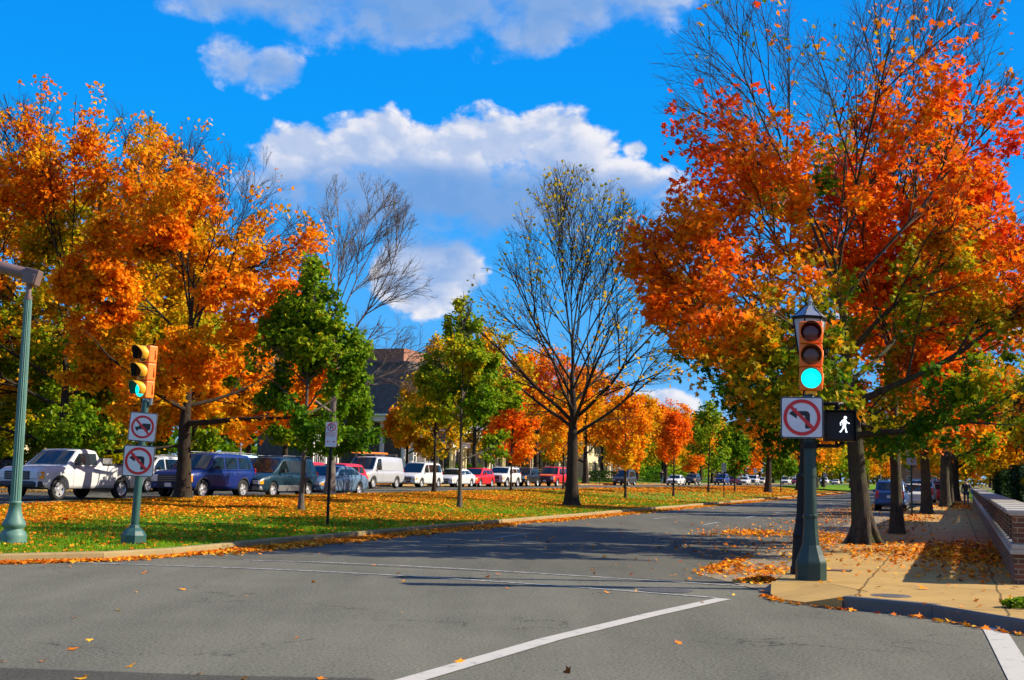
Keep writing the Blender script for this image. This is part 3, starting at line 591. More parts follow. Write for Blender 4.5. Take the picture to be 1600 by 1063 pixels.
small = [(-3.96, 64.63, 8.4, 1.9, 'leaf_mixed', 0.40, 71, .10, 'slim olive and orange tree at the grass edge by the white minivan'),
    (0.10, 73.24, 6.4, 1.35, 'leaf_orange', 0.85, 72, .06, 'small red-orange tree in front of the white suv'),
    (3.66, 82.88, 7.2, 1.7, 'leaf_mixed', 0.60, 73, .07, 'small olive and orange tree just left of the half-bare tree trunk'),
    (7.07, 74.48, 6.4, 2.1, 'leaf_orange', 0.62, 74, .07, 'small orange and yellow tree in front of the dark minivan'),
    (11.58, 86.37, 6.3, 1.75, 'leaf_orange', 0.92, 75, .07, 'small bright red-orange tree in front of the silver coupe'),
    (17.32, 106.42, 8.0, 2.2, 'leaf_green', 0.66, 76, .09, 'taller of the two young green trees in the far part of the grass'),
    (21.66, 117.6, 6.2, 1.55, 'leaf_green', 0.45, 77, .07, 'shorter, darker of the two young green trees in the far part of the grass'),
    (26.16, 123.78, 11.2, 4.2, 'leaf_orange', 0.62, 78, .36, 'broad orange tree with a thick dark trunk in the far part of the grass'),
    (29.5, 133.0, 5.0, 1.5, 'leaf_green', 0.55, 79, .06, 'tiny green tree just right of the broad orange tree'),
    (35.95, 151.38, 13.5, 5.0, 'leaf_orange', 0.68, 80, .5, 'orange tree whose thick trunk shows beside the black lamp post'),
    (9.2, 98, 5.5, 1.5, 'leaf_orange', 0.80, 81, .05, 'little orange tree at the back edge of the grass near the dark minivan')]
for (x, y, H, R, lm, hv, sd, tr_, lab) in small:
    n = 5200 if y < 100 else (7000 if H > 9 else 3500)
    tree('young_tree' if tr_ < 0.2 else 'street_tree', lab, G(x, y), H, 1.9 if H < 9 else 2.8, tr_, R, [(0.24, 0.4), (0.3, 0.85), (0.45, 1.0), (0.65, 0.85), (0.85, 0.5), (1.0, 0.05)], lm, n, 0.17 if y < 100 else 0.24,
         (lambda C, H, R, r, hv=hv: hv+0.17*fnoise(C, 1.3, 3)), 'bark_dark', sd, L1=14 if H < 9 else 10, nsub=(6, 5, 0), ang=(66, 16), leader=0.8 if H < 9 else 0.5, cat='tree', clump=0.5, twigr=0.008, sides=(8, 5, 4, 3, 3), noiseamp=0.2)
# right-hand row along the sidewalk
rt = [(36.2, -1.55, 12.5, 4.2, 0.17, 'leaf_maple', 0.78, 91, 'second orange maple of the sidewalk row, its straight dark trunk beside the blue wagon', 16000, .19),
    (60.2, -1.25, 12.0, 4.2, 0.24, 'leaf_maple', 0.80, 92, 'third maple of the sidewalk row, red leaves hanging low over the walk', 13000, .21),
    (78.0, -0.55, 11.0, 3.8, 0.30, 'leaf_mixed', 0.45, 93, 'yellow-green tree of the sidewalk row just left of the walking person', 9000, .24),
    (84.0, -0.25, 10.0, 3.2, 0.18, 'leaf_orange', 0.80, 94, 'orange tree of the sidewalk row with slim twin-looking trunk beyond the yellow-green one', 7000, .24)]
for (s_, t_, H, R, tr_, lm, hv, sd, lab, n, ls) in rt:
    tree('street_tree', lab, GS(s_, t_, 0.14), H, 3.2, tr_, R, ROUND, lm, n, ls, (lambda C, H, R, r, hv=hv: hv-0.1+0.24*fnoise(C, 0.8, 3)+0.1*(rad_of(C, R)-.5)), 'bark', sd, L1=10, nsub=(10, 7, 5), ang=(78, 18), leader=0.5, cat='maple' if lm == 'leaf_maple' else 'tree', clump=0.6, gapsc=0.8,
         dens=lambda C, H, R: 1-cl((C[:, 2]/H-0.6)/0.3)*0.8, twigr=0.009, sides=(10, 6, 4, 3, 3))
# prototypes for far trees, then copies
protos = {}
for key, lm, hv, sd in (('orange', 'leaf_orange', 0.66, 101), ('gold', 'leaf_orange', 0.42, 102), ('red', 'leaf_orange', 0.92, 103), ('green', 'leaf_green', 0.62, 104), ('mixed', 'leaf_mixed', 0.42, 105)):
    protos[key] = (lm, hv, sd)
made = {}
def far_tree(key, loc, sc, rz, label, group):
    if key not in made:
        lm, hv, sd = protos[key]
        e = tree('street_tree', label, (0, 0, 0), 12, 2.8, 0.3, 4.4, ROUND, lm, 4200, 0.42, (lambda C, H, R, r: hv+0.2*fnoise(C, 0.8, 3)), 'bark_dark', sd, L1=9, nsub=(7, 5, 0), ang=(68, 18), leader=0.5, cat='tree', clump=0.5, twigr=0.015, sides=(7, 4, 3, 3, 3)); made[key] = e
    else: e = copy_tree(made[key])
    e['label'] = label; e['group'] = group; e.location = loc; e.scale = (sc, sc, sc*1.02); e.rotation_euler = (0, 0, rz); return e
rq = random.Random(5); keys = ['orange', 'gold', 'mixed', 'red', 'orange', 'green', 'gold']
words = {'orange': 'orange', 'gold': 'golden yellow', 'red': 'red-orange', 'green': 'dark green', 'mixed': 'yellow-green'}
k = 0
for s_ in (205, 222, 240, 258, 280, 302, 330, 360, 395):
    key = keys[k % 7]; k += 1
    far_tree(key, GS(s_, -41.5), rq.uniform(.9, 1.15), rq.uniform(0, 6), f'far-off {words[key]} tree lining the parked cars where the avenue fades out', 'far-off trees lining the parked cars')
for s_ in (196, 214, 236, 262, 292, 325, 365):
    key = keys[(k*3) % 7]; k += 1
    far_tree(key, GS(s_, -19+rq.uniform(-3, 3)), rq.uniform(.8, 1.1), rq.uniform(0, 6), f'far-off {words[key]} tree on the grass strip where the avenue fades out', 'far-off trees on the grass strip')
for s_ in (104, 118, 131, 146, 162, 180, 200, 225, 255, 290, 330):
    key = ['orange', 'mixed', 'gold', 'red', 'orange'][k % 5]; k += 1
    far_tree(key, GS(s_, -0.2+0.3*rq.random(), 0.14), rq.uniform(.85, 1.0), rq.uniform(0, 6), f'{words[key]} tree of the sidewalk row, far beyond the walking person', 'far trees of the sidewalk row')
for (s_, t_, key, sc) in ((30, -70, 'mixed', 1.3), (52, -70, 'green', 1.3), (75, -70, 'gold', 1.2), (108, -72, 'green', 1.3), (124, -50, 'gold', 0.95), (128, -70, 'orange', 1.3), (148, -50, 'mixed', 0.95), (152, -72, 'green', 1.4), (160, -52, 'gold', 1.0), (178, -50, 'orange', 1.0), (182, -72, 'mixed', 1.4), (195, -50, 'green', 1.1), (208, -52, 'gold', 1.1), (228, -52, 'mixed', 1.2), (232, -70, 'orange', 1.4), (245, -50, 'gold', 1.2), (265, -52, 'orange', 1.2), (285, -52, 'green', 1.2), (310, -54, 'gold', 1.3), (320, -64, 'mixed', 1.4), (350, -50, 'orange', 1.3), (380, -48, 'gold', 1.3), (400, -56, 'mixed', 1.4), (425, -44, 'gold', 1.3), (430, -56, 'orange', 1.4), (425, -28, 'green', 1.2), (420, -12, 'mixed', 1.3), (470, -24, 'gold', 1.5), (470, -40, 'mixed', 1.5), (475, -6, 'orange', 1.5), (470, 12, 'green', 1.4), (420, 16, 'orange', 1.3), (62, -52, 'green', .8), (88, -66, 'mixed', 1.3), (66, -72, 'green', 1.3), (96, -54, 'green', .75), (115, -60, 'gold', 1.2), (140, -64, 'mixed', 1.25), (165, -60, 'orange', 1.2), (190, -66, 'gold', 1.3), (215, -62, 'green', 1.2), (250, -64, 'orange', 1.3), (290, -66, 'mixed', 1.3), (340, -60, 'gold', 1.4), (46, -66, 'mixed', 1.2), (430, -20, 'orange', 1.3), (440, -8, 'mixed', 1.3), (450, -32, 'gold', 1.3), (460, 4, 'orange', 1.2)):
    far_tree(key, GS(s_, t_, 0.5), sc, rq.uniform(0, 6), f'{words[key]} tree in the yards behind the parked cars' if t_ < -45 else f'{words[key]} tree closing the far end of the avenue', 'trees in the yards' if t_ < -45 else 'trees closing the avenue')
# garden beyond the wall
for (s_, t_, key, sc) in ((92, 10, 'green', 1.0), (104, 6, 'orange', .85), (112, 14, 'green', 1.2), (125, 7, 'mixed', 1.0), (140, 12, 'gold', 1.1), (155, 6, 'orange', 1.0), (175, 9, 'green', 1.2), (200, 12, 'mixed', 1.2), (235, 8, 'orange', 1.2), (275, 14, 'gold', 1.3), (320, 9, 'green', 1.3), (370, 14, 'mixed', 1.3), (60, 26, 'mixed', 1.2), (85, 30, 'green', 1.4), (120, 34, 'gold', 1.4), (165, 36, 'green', 1.5)):
    far_tree(key, GS(s_, t_, 0.1), sc, rq.uniform(0, 6), f'{words[key]} tree in the gardens beyond the brick wall', 'trees in the gardens beyond the wall')
tree('garden_tree', 'low orange garden tree behind the brick wall at the right edge', GS(44, 5.3, 0.1), 6.6, 1.2, 0.15, 3.6, [(0.1, 0.6), (0.3, 1.0), (0.6, 0.95), (0.85, 0.6), (1, 0.05)], 'leaf_orange', 9000, 0.2, lambda C, H, R, r: 0.15+0.75*cl((C[:, 2]/H-0.4)/0.35)+0.2*fnoise(C, 1, 2), 'bark_dark', 111, L1=12, nsub=(9, 7, 0), ang=(75, 20), leader=0.5, cat='tree', clump=0.5)
tree('garden_tree', 'dark green garden tree behind the wall beyond the orange one', GS(64, 5.5, 0.1), 8.5, 1.0, 0.2, 3.4, [(0.05, 0.7), (0.3, 1.0), (0.6, 0.8), (0.85, 0.4), (1, 0.05)], 'leaf_dark', 11000, 0.22, lambda C, H, R, r: 0.5+0.3*fnoise(C, 1, 2), 'bark_dark', 112, L1=14, nsub=(9, 7, 0), ang=(80, 25), leader=0.8, cat='tree', clump=0.3)
tree('garden_tree', 'tall dark evergreen rising above the garden wall at the right edge', GS(70, 12, 0.1), 15.5, 2.0, 0.3, 3.6, CONE, 'leaf_dark', 9000, 0.28, lambda C, H, R, r: 0.6+0.3*fnoise(C, 1, 2), 'bark_dark', 113, L1=26, nsub=(9, 6, 0), ang=(88, 40), leader=0.95, cat='evergreen', clump=0.5)
tree('garden_tree', 'yellow-orange tree over the garden wall close to the walking person', GS(96, 4.6, 0.1), 9.5, 2.0, 0.2, 3.6, ROUND, 'leaf_orange', 6000, 0.28, lambda C, H, R, r: 0.55+0.3*fnoise(C, 1, 2), 'bark_dark', 114, L1=10, nsub=(8, 6, 0), ang=(75, 20), leader=0.5, cat='tree', clump=0.4)
# ---------------------------------------------------------------- vehicles
def P_(x): return x
SPEC = {
 'pickup': dict(L=5.55, W=1.98, H=1.80, gc=0.40, rw=0.375, ax=(0.98, 4.32), belt=[(0, 0.80), (0.04, 1.02), (0.25, 1.10), (1.45, 1.17), (2.1, 1.20), (3.32, 1.20), (5.4, 1.22), (5.55, 1.20)], cab=(1.32, 2.02, 2.95, 3.22), wins=[(1.72, 2.92)], pill=0.12, box=True, bumper='dark', grille=(0.70, 0.98)),
 'suv': dict(L=4.87, W=1.90, H=1.80, gc=0.36, rw=0.37, ax=(0.92, 3.79), belt=[(0, 0.80), (0.05, 0.98), (0.3, 1.05), (1.2, 1.10), (1.7, 1.13), (4.6, 1.16), (4.87, 1.10)], cab=(1.18, 1.88, 4.35, 4.80), wins=[(1.60, 2.42), (2.52, 3.38), (3.50, 4.42)], rack=True, bumper='body', grille=(0.62, 0.92)),
 'jeep': dict(L=4.25, W=1.77, H=1.64, gc=0.38, rw=0.36, ax=(0.72, 3.30), belt=[(0, 0.82), (0.03, 1.00), (0.3, 1.04), (1.3, 1.07), (4.0, 1.10), (4.25, 1.05)], cab=(1.28, 1.72, 3.95, 4.20), wins=[(1.50, 2.20), (2.30, 2.98), (3.08, 4.0)], rack=True, bumper='dark', grille=(0.66, 0.94)),
 'minivan': dict(L=5.0, W=1.88, H=1.74, gc=0.28, rw=0.33, ax=(0.98, 3.98), belt=[(0, 0.66), (0.05, 0.78), (0.25, 0.88), (0.9, 1.00), (1.4, 1.04), (4.8, 1.06), (5.0, 1.00)], cab=(0.98, 1.98, 4.55, 4.93), wins=[(1.52, 2.30), (2.40, 3.42), (3.52, 4.62)], rack=True, bumper='body', grille=(0.55, 0.72)),
 'van': dict(L=5.7, W=2.02, H=2.08, gc=0.36, rw=0.38, ax=(0.90, 4.35), belt=[(0, 0.80), (0.04, 0.98), (0.35, 1.08), (1.0, 1.17), (5.5, 1.18), (5.7, 1.15)], cab=(0.92, 1.65, 5.40, 5.68), wins=[(1.38, 2.12)], bumper='dark', grille=(0.66, 0.94)),
 'sedan': dict(L=4.8, W=1.82, H=1.43, gc=0.25, rw=0.32, ax=(0.95, 3.72), belt=[(0, 0.60), (0.05, 0.68), (0.3, 0.78), (1.3, 0.90), (1.7, 0.93), (3.9, 0.98), (4.6, 0.95), (4.8, 0.84)], cab=(1.28, 2.05, 3.25, 4.10), wins=[(1.68, 2.48), (2.57, 3.32), (3.38, 3.70)], bumper='body', grille=(0.50, 0.64)),
 'hatch': dict(L=4.2, W=1.76, H=1.52, gc=0.24, rw=0.32, ax=(0.85, 3.42), belt=[(0, 0.60), (0.05, 0.72), (0.25, 0.84), (0.95, 0.95), (1.3, 0.97), (4.0, 1.02), (4.2, 0.92)], cab=(0.98, 1.78, 3.55, 4.12), wins=[(1.45, 2.22), (2.31, 3.02), (3.1, 3.62)], bumper='body', grille=(0.5, 0.66)),
 'wagon': dict(L=4.6, W=1.76, H=1.60, gc=0.28, rw=0.34, ax=(0.92, 3.46), belt=[(0, 0.66), (0.05, 0.78), (0.3, 0.88), (1.3, 0.97), (4.35, 1.03), (4.6, 0.98)], cab=(1.22, 1.92, 4.05, 4.52), wins=[(1.62, 2.38), (2.47, 3.22), (3.32, 4.12)], rack=True, bumper='body', grille=(0.55, 0.72)),
}
paints = {}
def paint(name, rgb, metal=0.3):
    if name not in paints:
        paints[name] = mat('paint_'+name, rgb, 0.36, metal=metal*0.5, coat=0.15, noise=0.04, nscale=2)
    return paints[name]
def wheel_meshes(rw, w=0.22):
    t = MB(); ri = rw*0.66; h = w/2
    prof = [(ri, -h+0.01), (rw*0.93, -h), (rw*0.99, -h*0.7), (rw, -h*0.3), (rw, h*0.3), (rw*0.99, h*0.7), (rw*0.93, h), (ri, h-0.01)]
    vs = []; fs = []; sg = 26
    for r, z in prof: vs += [(r*math.cos(2*PI*k/sg), z, r*math.sin(2*PI*k/sg)) for k in range(sg)]
    n = len(prof)
    for i in range(n): 
        for k in range(sg): fs.append((i*sg+k, ((i+1) % n)*sg+k, ((i+1) % n)*sg+(k+1) % sg, i*sg+(k+1) % sg))
    t.add(vs, fs, 0, True)
    r = MB(); y = h-0.045
    def ring(ra, rb, ya, yb, mi=0):
        v = [(ra*math.cos(2*PI*k/sg), ya, ra*math.sin(2*PI*k/sg)) for k in range(sg)]+[(rb*math.cos(2*PI*k/sg), yb, rb*math.sin(2*PI*k/sg)) for k in range(sg)]
        r.add(v, [(k, (k+1) % sg, sg+(k+1) % sg, sg+k) for k in range(sg)], mi, True)
    ring(ri, ri*0.9, h-0.012, y); ring(ri, ri, -h+0.012, h-0.012)
    r.add([(ri*0.98*math.cos(2*PI*k/sg), y-0.06, ri*0.98*math.sin(2*PI*k/sg)) for k in range(sg)], [tuple(range(sg))], 1)
    for k in range(5):
        a = 2*PI*k/5; c, s = math.cos(a), math.sin(a); px, pz = -s, c; q = []
        for yy in (y-0.05, y-0.004):
            for (rad, wd) in ((0.02, .05*rw/0.33), (ri*0.95, .075*rw/0.33)):
                for sgn in (-1, 1): q.append((c*rad+px*wd*sgn, yy, s*rad+pz*wd*sgn))
        r.add(q, [(0, 2, 3, 1), (4, 5, 7, 6), (0, 4, 6, 2), (1, 3, 7, 5), (2, 6, 7, 3)], 0)
    M_ = Matrix.Translation((0, y-0.05, 0)) @ Matrix.Rotation(-PI/2, 4, 'X'); r.lathe([(0.07, 0), (0.065, 0.055), (0.03, 0.06)], 12, 0, M_)
    return t.mesh('tyre'), r.mesh('rim')
def car(kind, loc, rz, pm, label, cat, name=None, group=None, detail=2, clad=None, hood=None, rimdark=False, ow=None, sc=1.0):
    S = dict(SPEC[kind]); 
    if ow: S.update(ow)
    L, W, H, gc, rw = S['L'], S['W'], S['H'], S['gc'], S['rw']; uf, ur = S['ax']; ra = rw*1.16
    bx = [p[0] for p in S['belt']]; bz = [p[1] for p in S['belt']]
    belt = lambda u: float(np.interp(u, bx, bz))
    def hw(u):
        e = abs(u-L/2)/(L/2); return W/2*(1-0.13*max(0, (e-0.62)/0.38)**2.2)
    def zlow(u):
        z = gc+(0.06 if (u < 0.5 or u > L-0.5) else 0)*1.0
        for c in (uf, ur):
            if abs(u-c) < ra: z = max(z, rw+math.sqrt(max(0, ra*ra-(u-c)**2)))
        return z
    def sidey(u, z):                                   # half width of the lower body at height z
        v = (z-gc)/(belt(u)-gc+1e-6); return hw(u)*(0.955+0.045*math.sin(max(0, min(1, v*1.25))*PI/2)-0.07*max(0, (v-0.72)/0.28)**2)
    us = set(lin(0, L, 30)+[0.03, 0.08, L-0.03, L-0.08]+bx)
    for c in (uf, ur):
        for k in range(13): us.add(c-ra+2*ra*(0.5-0.5*math.cos(PI*k/12)))
        us.add(c-ra-0.002); us.add(c+ra+0.002)
    us = sorted(u for u in us if 0 <= u <= L)
    e = empty(name or cat.replace(' ', '_').replace('/', '_'), loc, rz, label, cat, group)
    b = MB(); vs = []; n = 0; NV = 7
    for u in us:
        zl, zt = zlow(u), belt(u); ring = [(0, zl)]
        for k in range(NV): z = zl+(zt-zl)*k/(NV-1); ring.append((sidey(u, z)-(0.03 if k == NV-1 else 0), z-(0.0 if k < NV-1 else -0.0)))
        ring += [(hw(u)*0.78, zt+0.025*(1 if u < S['cab'][0]+.2 or u > S['cab'][3]-.2 else 0)), (0, zt+0.04*(1 if u < S['cab'][0]+.2 or u > S['cab'][3]-.2 else 0))]
        full = ring+[(-y, z) for (y, z) in ring[-2:0:-1]]; n = len(full)
        vs += [(L/2-u, y, z) for (y, z) in full]
    fs = []
    for i in range(len(us)-1):
        for k in range(n): fs.append((i*n+k, i*n+(k+1) % n, (i+1)*n+(k+1) % n, (i+1)*n+k))
    b.add(vs, fs, 0, True); b.add(vs[:n], [tuple(range(n))[::-1]], 0); b.add(vs[-n:], [tuple(range(n))], 0)
    # cabin shell
    wb, rf, rr_, rb = S['cab']; cs = sorted(set([wb, rf, rr_, rb]+lin(wb, rf, 5)+lin(rf, rr_, 6)+lin(rr_, rb, 5)))
    def zr(u):
        if u <= rf: return belt(wb)+(H-0.05-belt(wb))*((u-wb)/(rf-wb))
        if u >= rr_: return belt(rb)+(H-0.06-belt(rb))*((rb-u)/(rb-rr_))
        m_ = (u-rf)/(rr_-rf); return H-0.05-0.01*m_+0.045*math.sin(PI*min(1, m_*0.9+0.1))
    inset = 0.035; tum = 0.145 if kind not in ('van',) else 0.11
    def halfy(u, f):                                   # cabin half width at belt(0) .. roof(1)
        hfull = (zr(u)-belt(u))/(H-belt(u)); return (hw(u)-inset-0.025)-tum*f*max(0.0, hfull)
    ring_n = 0; cv = []
    for u in cs:
        zb = belt(u)-0.02; z1 = max(zr(u), zb+0.01); hh = z1-zb; c = []
        c.append((halfy(u, 0), zb)); c.append((halfy(u, 0.5), zb+hh*0.5)); c.append((halfy(u, 0.9), zb+hh*0.90)); c.append((halfy(u, 1.0)*0.93, zb+hh*0.985)); c.append((0, z1+0.01))
        full = c+[(-y, z) for (y, z) in c[-2::-1]]; ring_n = len(full); cv += [(L/2-u, y, z) for y, z in full]
    cf = []
    for i in range(len(cs)-1):
        for k in range(ring_n-1): cf.append((i*ring_n+k, i*ring_n+k+1, (i+1)*ring_n+k+1, (i+1)*ring_n+k))
    b.add(cv, cf, 0, True)
    # dark panel gaps around the doors, in the body mesh
    if detail >= 1:
        for (a, c_) in S['wins'][:2]:
            for u in (a-0.07 if a == S['wins'][0][0] else a-0.05, c_+0.05):
                u = max(u, uf+ra+0.03) if u < L/2 else min(u, ur-ra-0.02)
                for sg in (-1, 1):
                    zz = lin(gc+0.06, belt(u)-0.02, 6); q = []
                    for z in zz: y = (sidey(u, z)+0.002)*sg; q += [(L/2-u-0.006, y, z), (L/2-u+0.006, y, z)]
                    b.add(q, [(2*i, 2*i+1, 2*i+3, 2*i+2) for i in range(5)], 1)
    if hood:
        q = []; hu = lin(0.12, wb-0.04, 7)
        for u in hu: q += [(L/2-u, -hw(u)*0.76, belt(u)+0.034), (L/2-u, 0, belt(u)+0.048), (L/2-u, hw(u)*0.76, belt(u)+0.034)]
        hb = MB(); hb.add(q, [f for i in range(6) for f in ((3*i, 3*i+1, 3*i+4, 3*i+3), (3*i+1, 3*i+2, 3*i+5, 3*i+4))], 0, True); hb.build('hood', hood, e)
    b.build('body', [pm, M['trim']], e)
    ub = MB(); ub.box((0, 0, (gc+0.62)/2+0.02), (L-0.5, W*0.62, 0.62-gc)); ub.box((0, 0, gc+0.02), (L-1.0, W*0.86, 0.1)); ub.build('underbody', M['rubber'], e)
    # glass
    def patch(nm, cols, m, off=0.006):                 # cols: list of (bottom point, top point)
        p_ = MB(); q = []
        for a, c_ in cols: q += [a, c_]
        p_.add(q, [(2*i, 2*i+2, 2*i+3, 2*i+1) for i in range(len(cols)-1)], 0); return p_.build(nm, m, e)
    uw0, uw1 = wb+0.07, rf-0.05
    def topw(u): return halfy(u, 1.0)*0.95
    for (nm, ua, uc, rear) in (('windshield', uw0, uw1, 0), ('rear_window', rb-0.10 if kind in ('sedan',) else rb-0.12, rr_+0.05, 1)):
        if nm == 'rear_window' and kind == 'pickup': ua, uc = rb-0.06, rr_+0.04
        cols = []
        for f in lin(-1, 1, 7):
            pts = []
            for u in (ua, uc):
                bow = (0.012)*(1-f*f)+0.012; pts.append((L/2-u+(bow*0.5 if not rear else -bow*0.5), f*topw(u)*0.95, zr(u)+bow-abs(f)**3*0.008))
            cols.append(tuple(pts))
        patch(nm, cols, M['cglass'])
    for (a, c_) in S['wins']:
        for sg in (-1, 1):
            cols = []
            for u in lin(a, c_, 5):
                zb = belt(u)+0.035; zt = max(zb+0.01, min(zr(u)-0.10, H-0.17)); hh = zr(u)-belt(u)+0.02
                f0, f1 = (zb-belt(u)+0.02)/hh, (zt-belt(u)+0.02)/hh
                if u == a and zr(u) < H-0.3: zt = zb+max(0.02, (zr(u)-belt(u))*0.45)
                f1 = min(1, (zt-belt(u)+0.02)/hh)
                cols.append(((L/2-u, sg*(halfy(u, f0)+0.012), zb), (L/2-u, sg*(halfy(u, f1)+0.012), zt)))
            patch('side_window', cols, M['cglass'])
    # wheels
    tm, rm = wheel_meshes(rw)
    first = True
    for u in (uf, ur):
        for sg in (-1, 1):
            wl = bpy.data.objects.new('wheel', None); COL.objects.link(wl); wl.parent = e; wl.location = (L/2-u, sg*(W/2-0.135), rw); wl.empty_display_size = 0.1
            if sg < 0: wl.rotation_euler = (0, 0, PI)
            if first: tm.materials.append(M['rubber']); rm.materials.append(M['trim'] if rimdark else M['alloy']); rm.materials.append(M['trim']); first = False
            link('tyre', tm, wl); link('rim', rm, wl)
    if kind == 'pickup' or kind == 'suv' or kind == 'jeep':  # dark arch lips
        for u0_ in (uf, ur):
            for sg in (-1, 1):
                q = []
                for k in range(15):
                    a = PI*(k/14); 
                    for rad in (ra, ra+0.05): x = L/2-u0_+rad*math.cos(a); z = rw+rad*math.sin(a); q.append((x, sg*(sidey(L/2-x, z)+0.008), z))
                p_ = MB(); p_.add(q, [(2*i, 2*i+1, 2*i+3, 2*i+2) for i in range(14)], 0, True); p_.build('wheel_arch', M['trim'], e)
    fb = bz[1]; g0, g1 = S['grille']; bm_ = M['trim'] if S['bumper'] == 'dark' else pm
    wf = hw(0.0)
    # bumpers
    for (x, sgn, nm, hz) in ((L/2, 1, 'front_bumper', (gc+0.02+g0-0.04)/2), (-L/2, -1, 'rear_bumper', 0.5)):
        h = (g0-0.05-gc-0.04) if sgn > 0 else 0.22
        m_ = MB(); q = []; 
        for f in lin(-1, 1, 9):
            y = f*(wf+0.03); xx = x+sgn*(0.075-0.10*abs(f)**3); xb = x-sgn*(0.12+0.25*(abs(f) > 0.99))
            q += [(xx-sgn*0.02, y, hz-h/2), (xx, y, hz-h*0.3), (xx, y, hz+h*0.3), (xx-sgn*0.03, y, hz+h/2), (xb, y, hz+h/2), (xb, y, hz-h/2)]
        f_ = [(6*i+k, 6*i+(k+1) % 6, 6*(i+1)+(k+1) % 6, 6*(i+1)+k) for i in range(8) for k in range(6)]+[tuple(range(5, -1, -1)), tuple(range(48, 54))]
        m_.add(q, f_, 0, True); m_.build(nm, bm_ if not (clad and S['bumper'] == 'body' and sgn > 0) else clad, e)
    gr = MB(); gw = wf*(0.62 if kind != 'pickup' else 0.60); gr.box((L/2+0.012, 0, (g0+g1)/2), (0.05, gw*2, g1-g0), 0, None, 0.01)
    for k in range(3): gr.box((L/2+0.04, 0, g0+(g1-g0)*(k+1)/4), (0.012, gw*1.9, 0.012), 1)
    gr.build('grille', [M['trim'], M['steel']], e)
    if S['bumper'] == 'body': lo = MB(); lo.box((L/2+0.078, 0, gc+0.14), (0.02, wf*1.25, 0.12), 0, None, 0.008); lo.build('lower_grille', M['trim'], e)
    for sg in (-1, 1):                                 # lamps
        y0 = gw+0.02; wl_ = wf-0.005-y0; hl = MB(); zc = (g0+g1)/2+0.01; hh = (g1-g0)*0.85
        if wl_ < 0.16: y0 = wf-0.19; wl_ = 0.185
        hl.box((L/2+0.012, sg*(y0+wl_/2), zc), (0.055, wl_, hh), 0, None, 0.014); hl.build('headlight', M['hlamp'], e)
        ts = MB(); q = []
        for u in (0.03, 0.12, 0.24):
            for z in (zc-hh/2, zc+hh/2): q.append((L/2-u, sg*(sidey(u, z)+0.008), z))
        ts.add(q, [(0, 1, 3, 2), (2, 3, 5, 4)]); ts.build('turn_signal', M['amber'], e)
        tb = MB(); zt0, zt1 = (0.72, belt(L)-0.04) if kind not in ('suv', 'minivan', 'van', 'wagon', 'jeep') else (0.72, belt(L)+0.12)
        tb.box((-L/2-0.004, sg*(wf-0.11), (zt0+zt1)/2 if zt1 > zt0 else 0.78), (0.05, 0.16, max(0.12, zt1-zt0)), 0, None, 0.014); tb.build('taillight', M['tail'], e)
        mi = MB(); um = S['wins'][0][0]+0.05; mi.box((L/2-um, sg*(hw(um)+0.10), belt(um)+0.09), (0.11, 0.20, 0.15), 0, None, 0.03); mi.box((L/2-um, sg*(hw(um)-0.02), belt(um)+0.04), (0.05, 0.12, 0.04)); mi.build('mirror', M['trim'] if kind in ('pickup', 'suv', 'minivan', 'van', 'jeep') else pm, e)
        if detail >= 2:
            for (a, c_) in S['wins'][:1 if kind in ('pickup', 'van') else 2]:
                dh = MB(); u = c_-0.10; dh.box((L/2-u, sg*(sidey(u, belt(u)-0.16)+0.012), belt(u)-0.14), (0.16, 0.025, 0.035), 0, None, 0.008); dh.build('door_handle', M['trim'] if kind == 'pickup' else pm, e)
        if clad:
            q = []; uu_ = lin(uf+ra+0.02, ur-ra-0.02, 8); zt = gc+0.24
            for u in uu_: q += [(L/2-u, sg*(sidey(u, gc)+0.004), gc), (L/2-u, sg*(sidey(u, zt)+0.016), zt-0.02), (L/2-u, sg*(sidey(u, zt)+0.004), zt)]
            p_ = MB(); p_.add(q, [f for i in range(7) for f in ((3*i, 3*i+1, 3*i+4, 3*i+3), (3*i+1, 3*i+2, 3*i+5, 3*i+4))]); p_.build('side_cladding', clad, e)
    pl = MB(); pl.box((L/2+0.095, 0, gc+0.17), (0.012, 0.30, 0.15), 0, None, 0.004); pl.build('front_plate', M['plate'], e)
    pl = MB(); pl.box((-L/2-0.03, 0, 0.78), (0.012, 0.30, 0.15), 0, None, 0.004); pl.build('rear_plate', M['plate'], e)
    if S.get('rack'):
        for sg in (-1, 1):
            rk = MB(); y = sg*(halfy(rf+0.5, 1)*0.86); rk.tube([(L/2-rf-0.15, y, H-0.02), (L/2-rf-0.22, y, H+0.045), (L/2-rr_+0.12, y, H+0.045), (L/2-rr_+0.05, y, H-0.02)], 0.016, 6); rk.build('roof_rail', M['steel'], e)
        rk = MB(); yy = halfy(rf+0.5, 1)*0.86
        for u in (rr_-0.35, rr_-1.15): rk.box((L/2-u, 0, H+0.055), (0.05, 2*yy, 0.02), 0, None, 0.006)
        rk.build('roof_bars', M['steel'], e)
    if S.get('box'):
        bd = MB(); u0_, u1_ = rb+0.10, L-0.12; bd.box((L/2-(u0_+u1_)/2, 0, belt(4.4)+0.044), (u1_-u0_, W*0.74, 0.012)); bd.build('bed_cover', M['blackmatte'], e)
        for sg in (-1, 1):
            rl = MB(); rl.box((L/2-(u0_+u1_)/2, sg*(W/2-0.115), belt(4.4)+0.05), (u1_-u0_, 0.09, 0.06), 0, None, 0.012); rl.build('bed_rail', M['trim'], e)
        tb_ = MB(); tb_.box((L/2-rb-0.36, 0, belt(4)+0.13), (0.5, W*0.86, 0.22), 0, None, 0.02); tb_.box((L/2-rb-0.36, 0, belt(4)+0.255), (0.52, W*0.88, 0.03), 0, None, 0.01); tb_.build('tool_box', M['steel'], e)
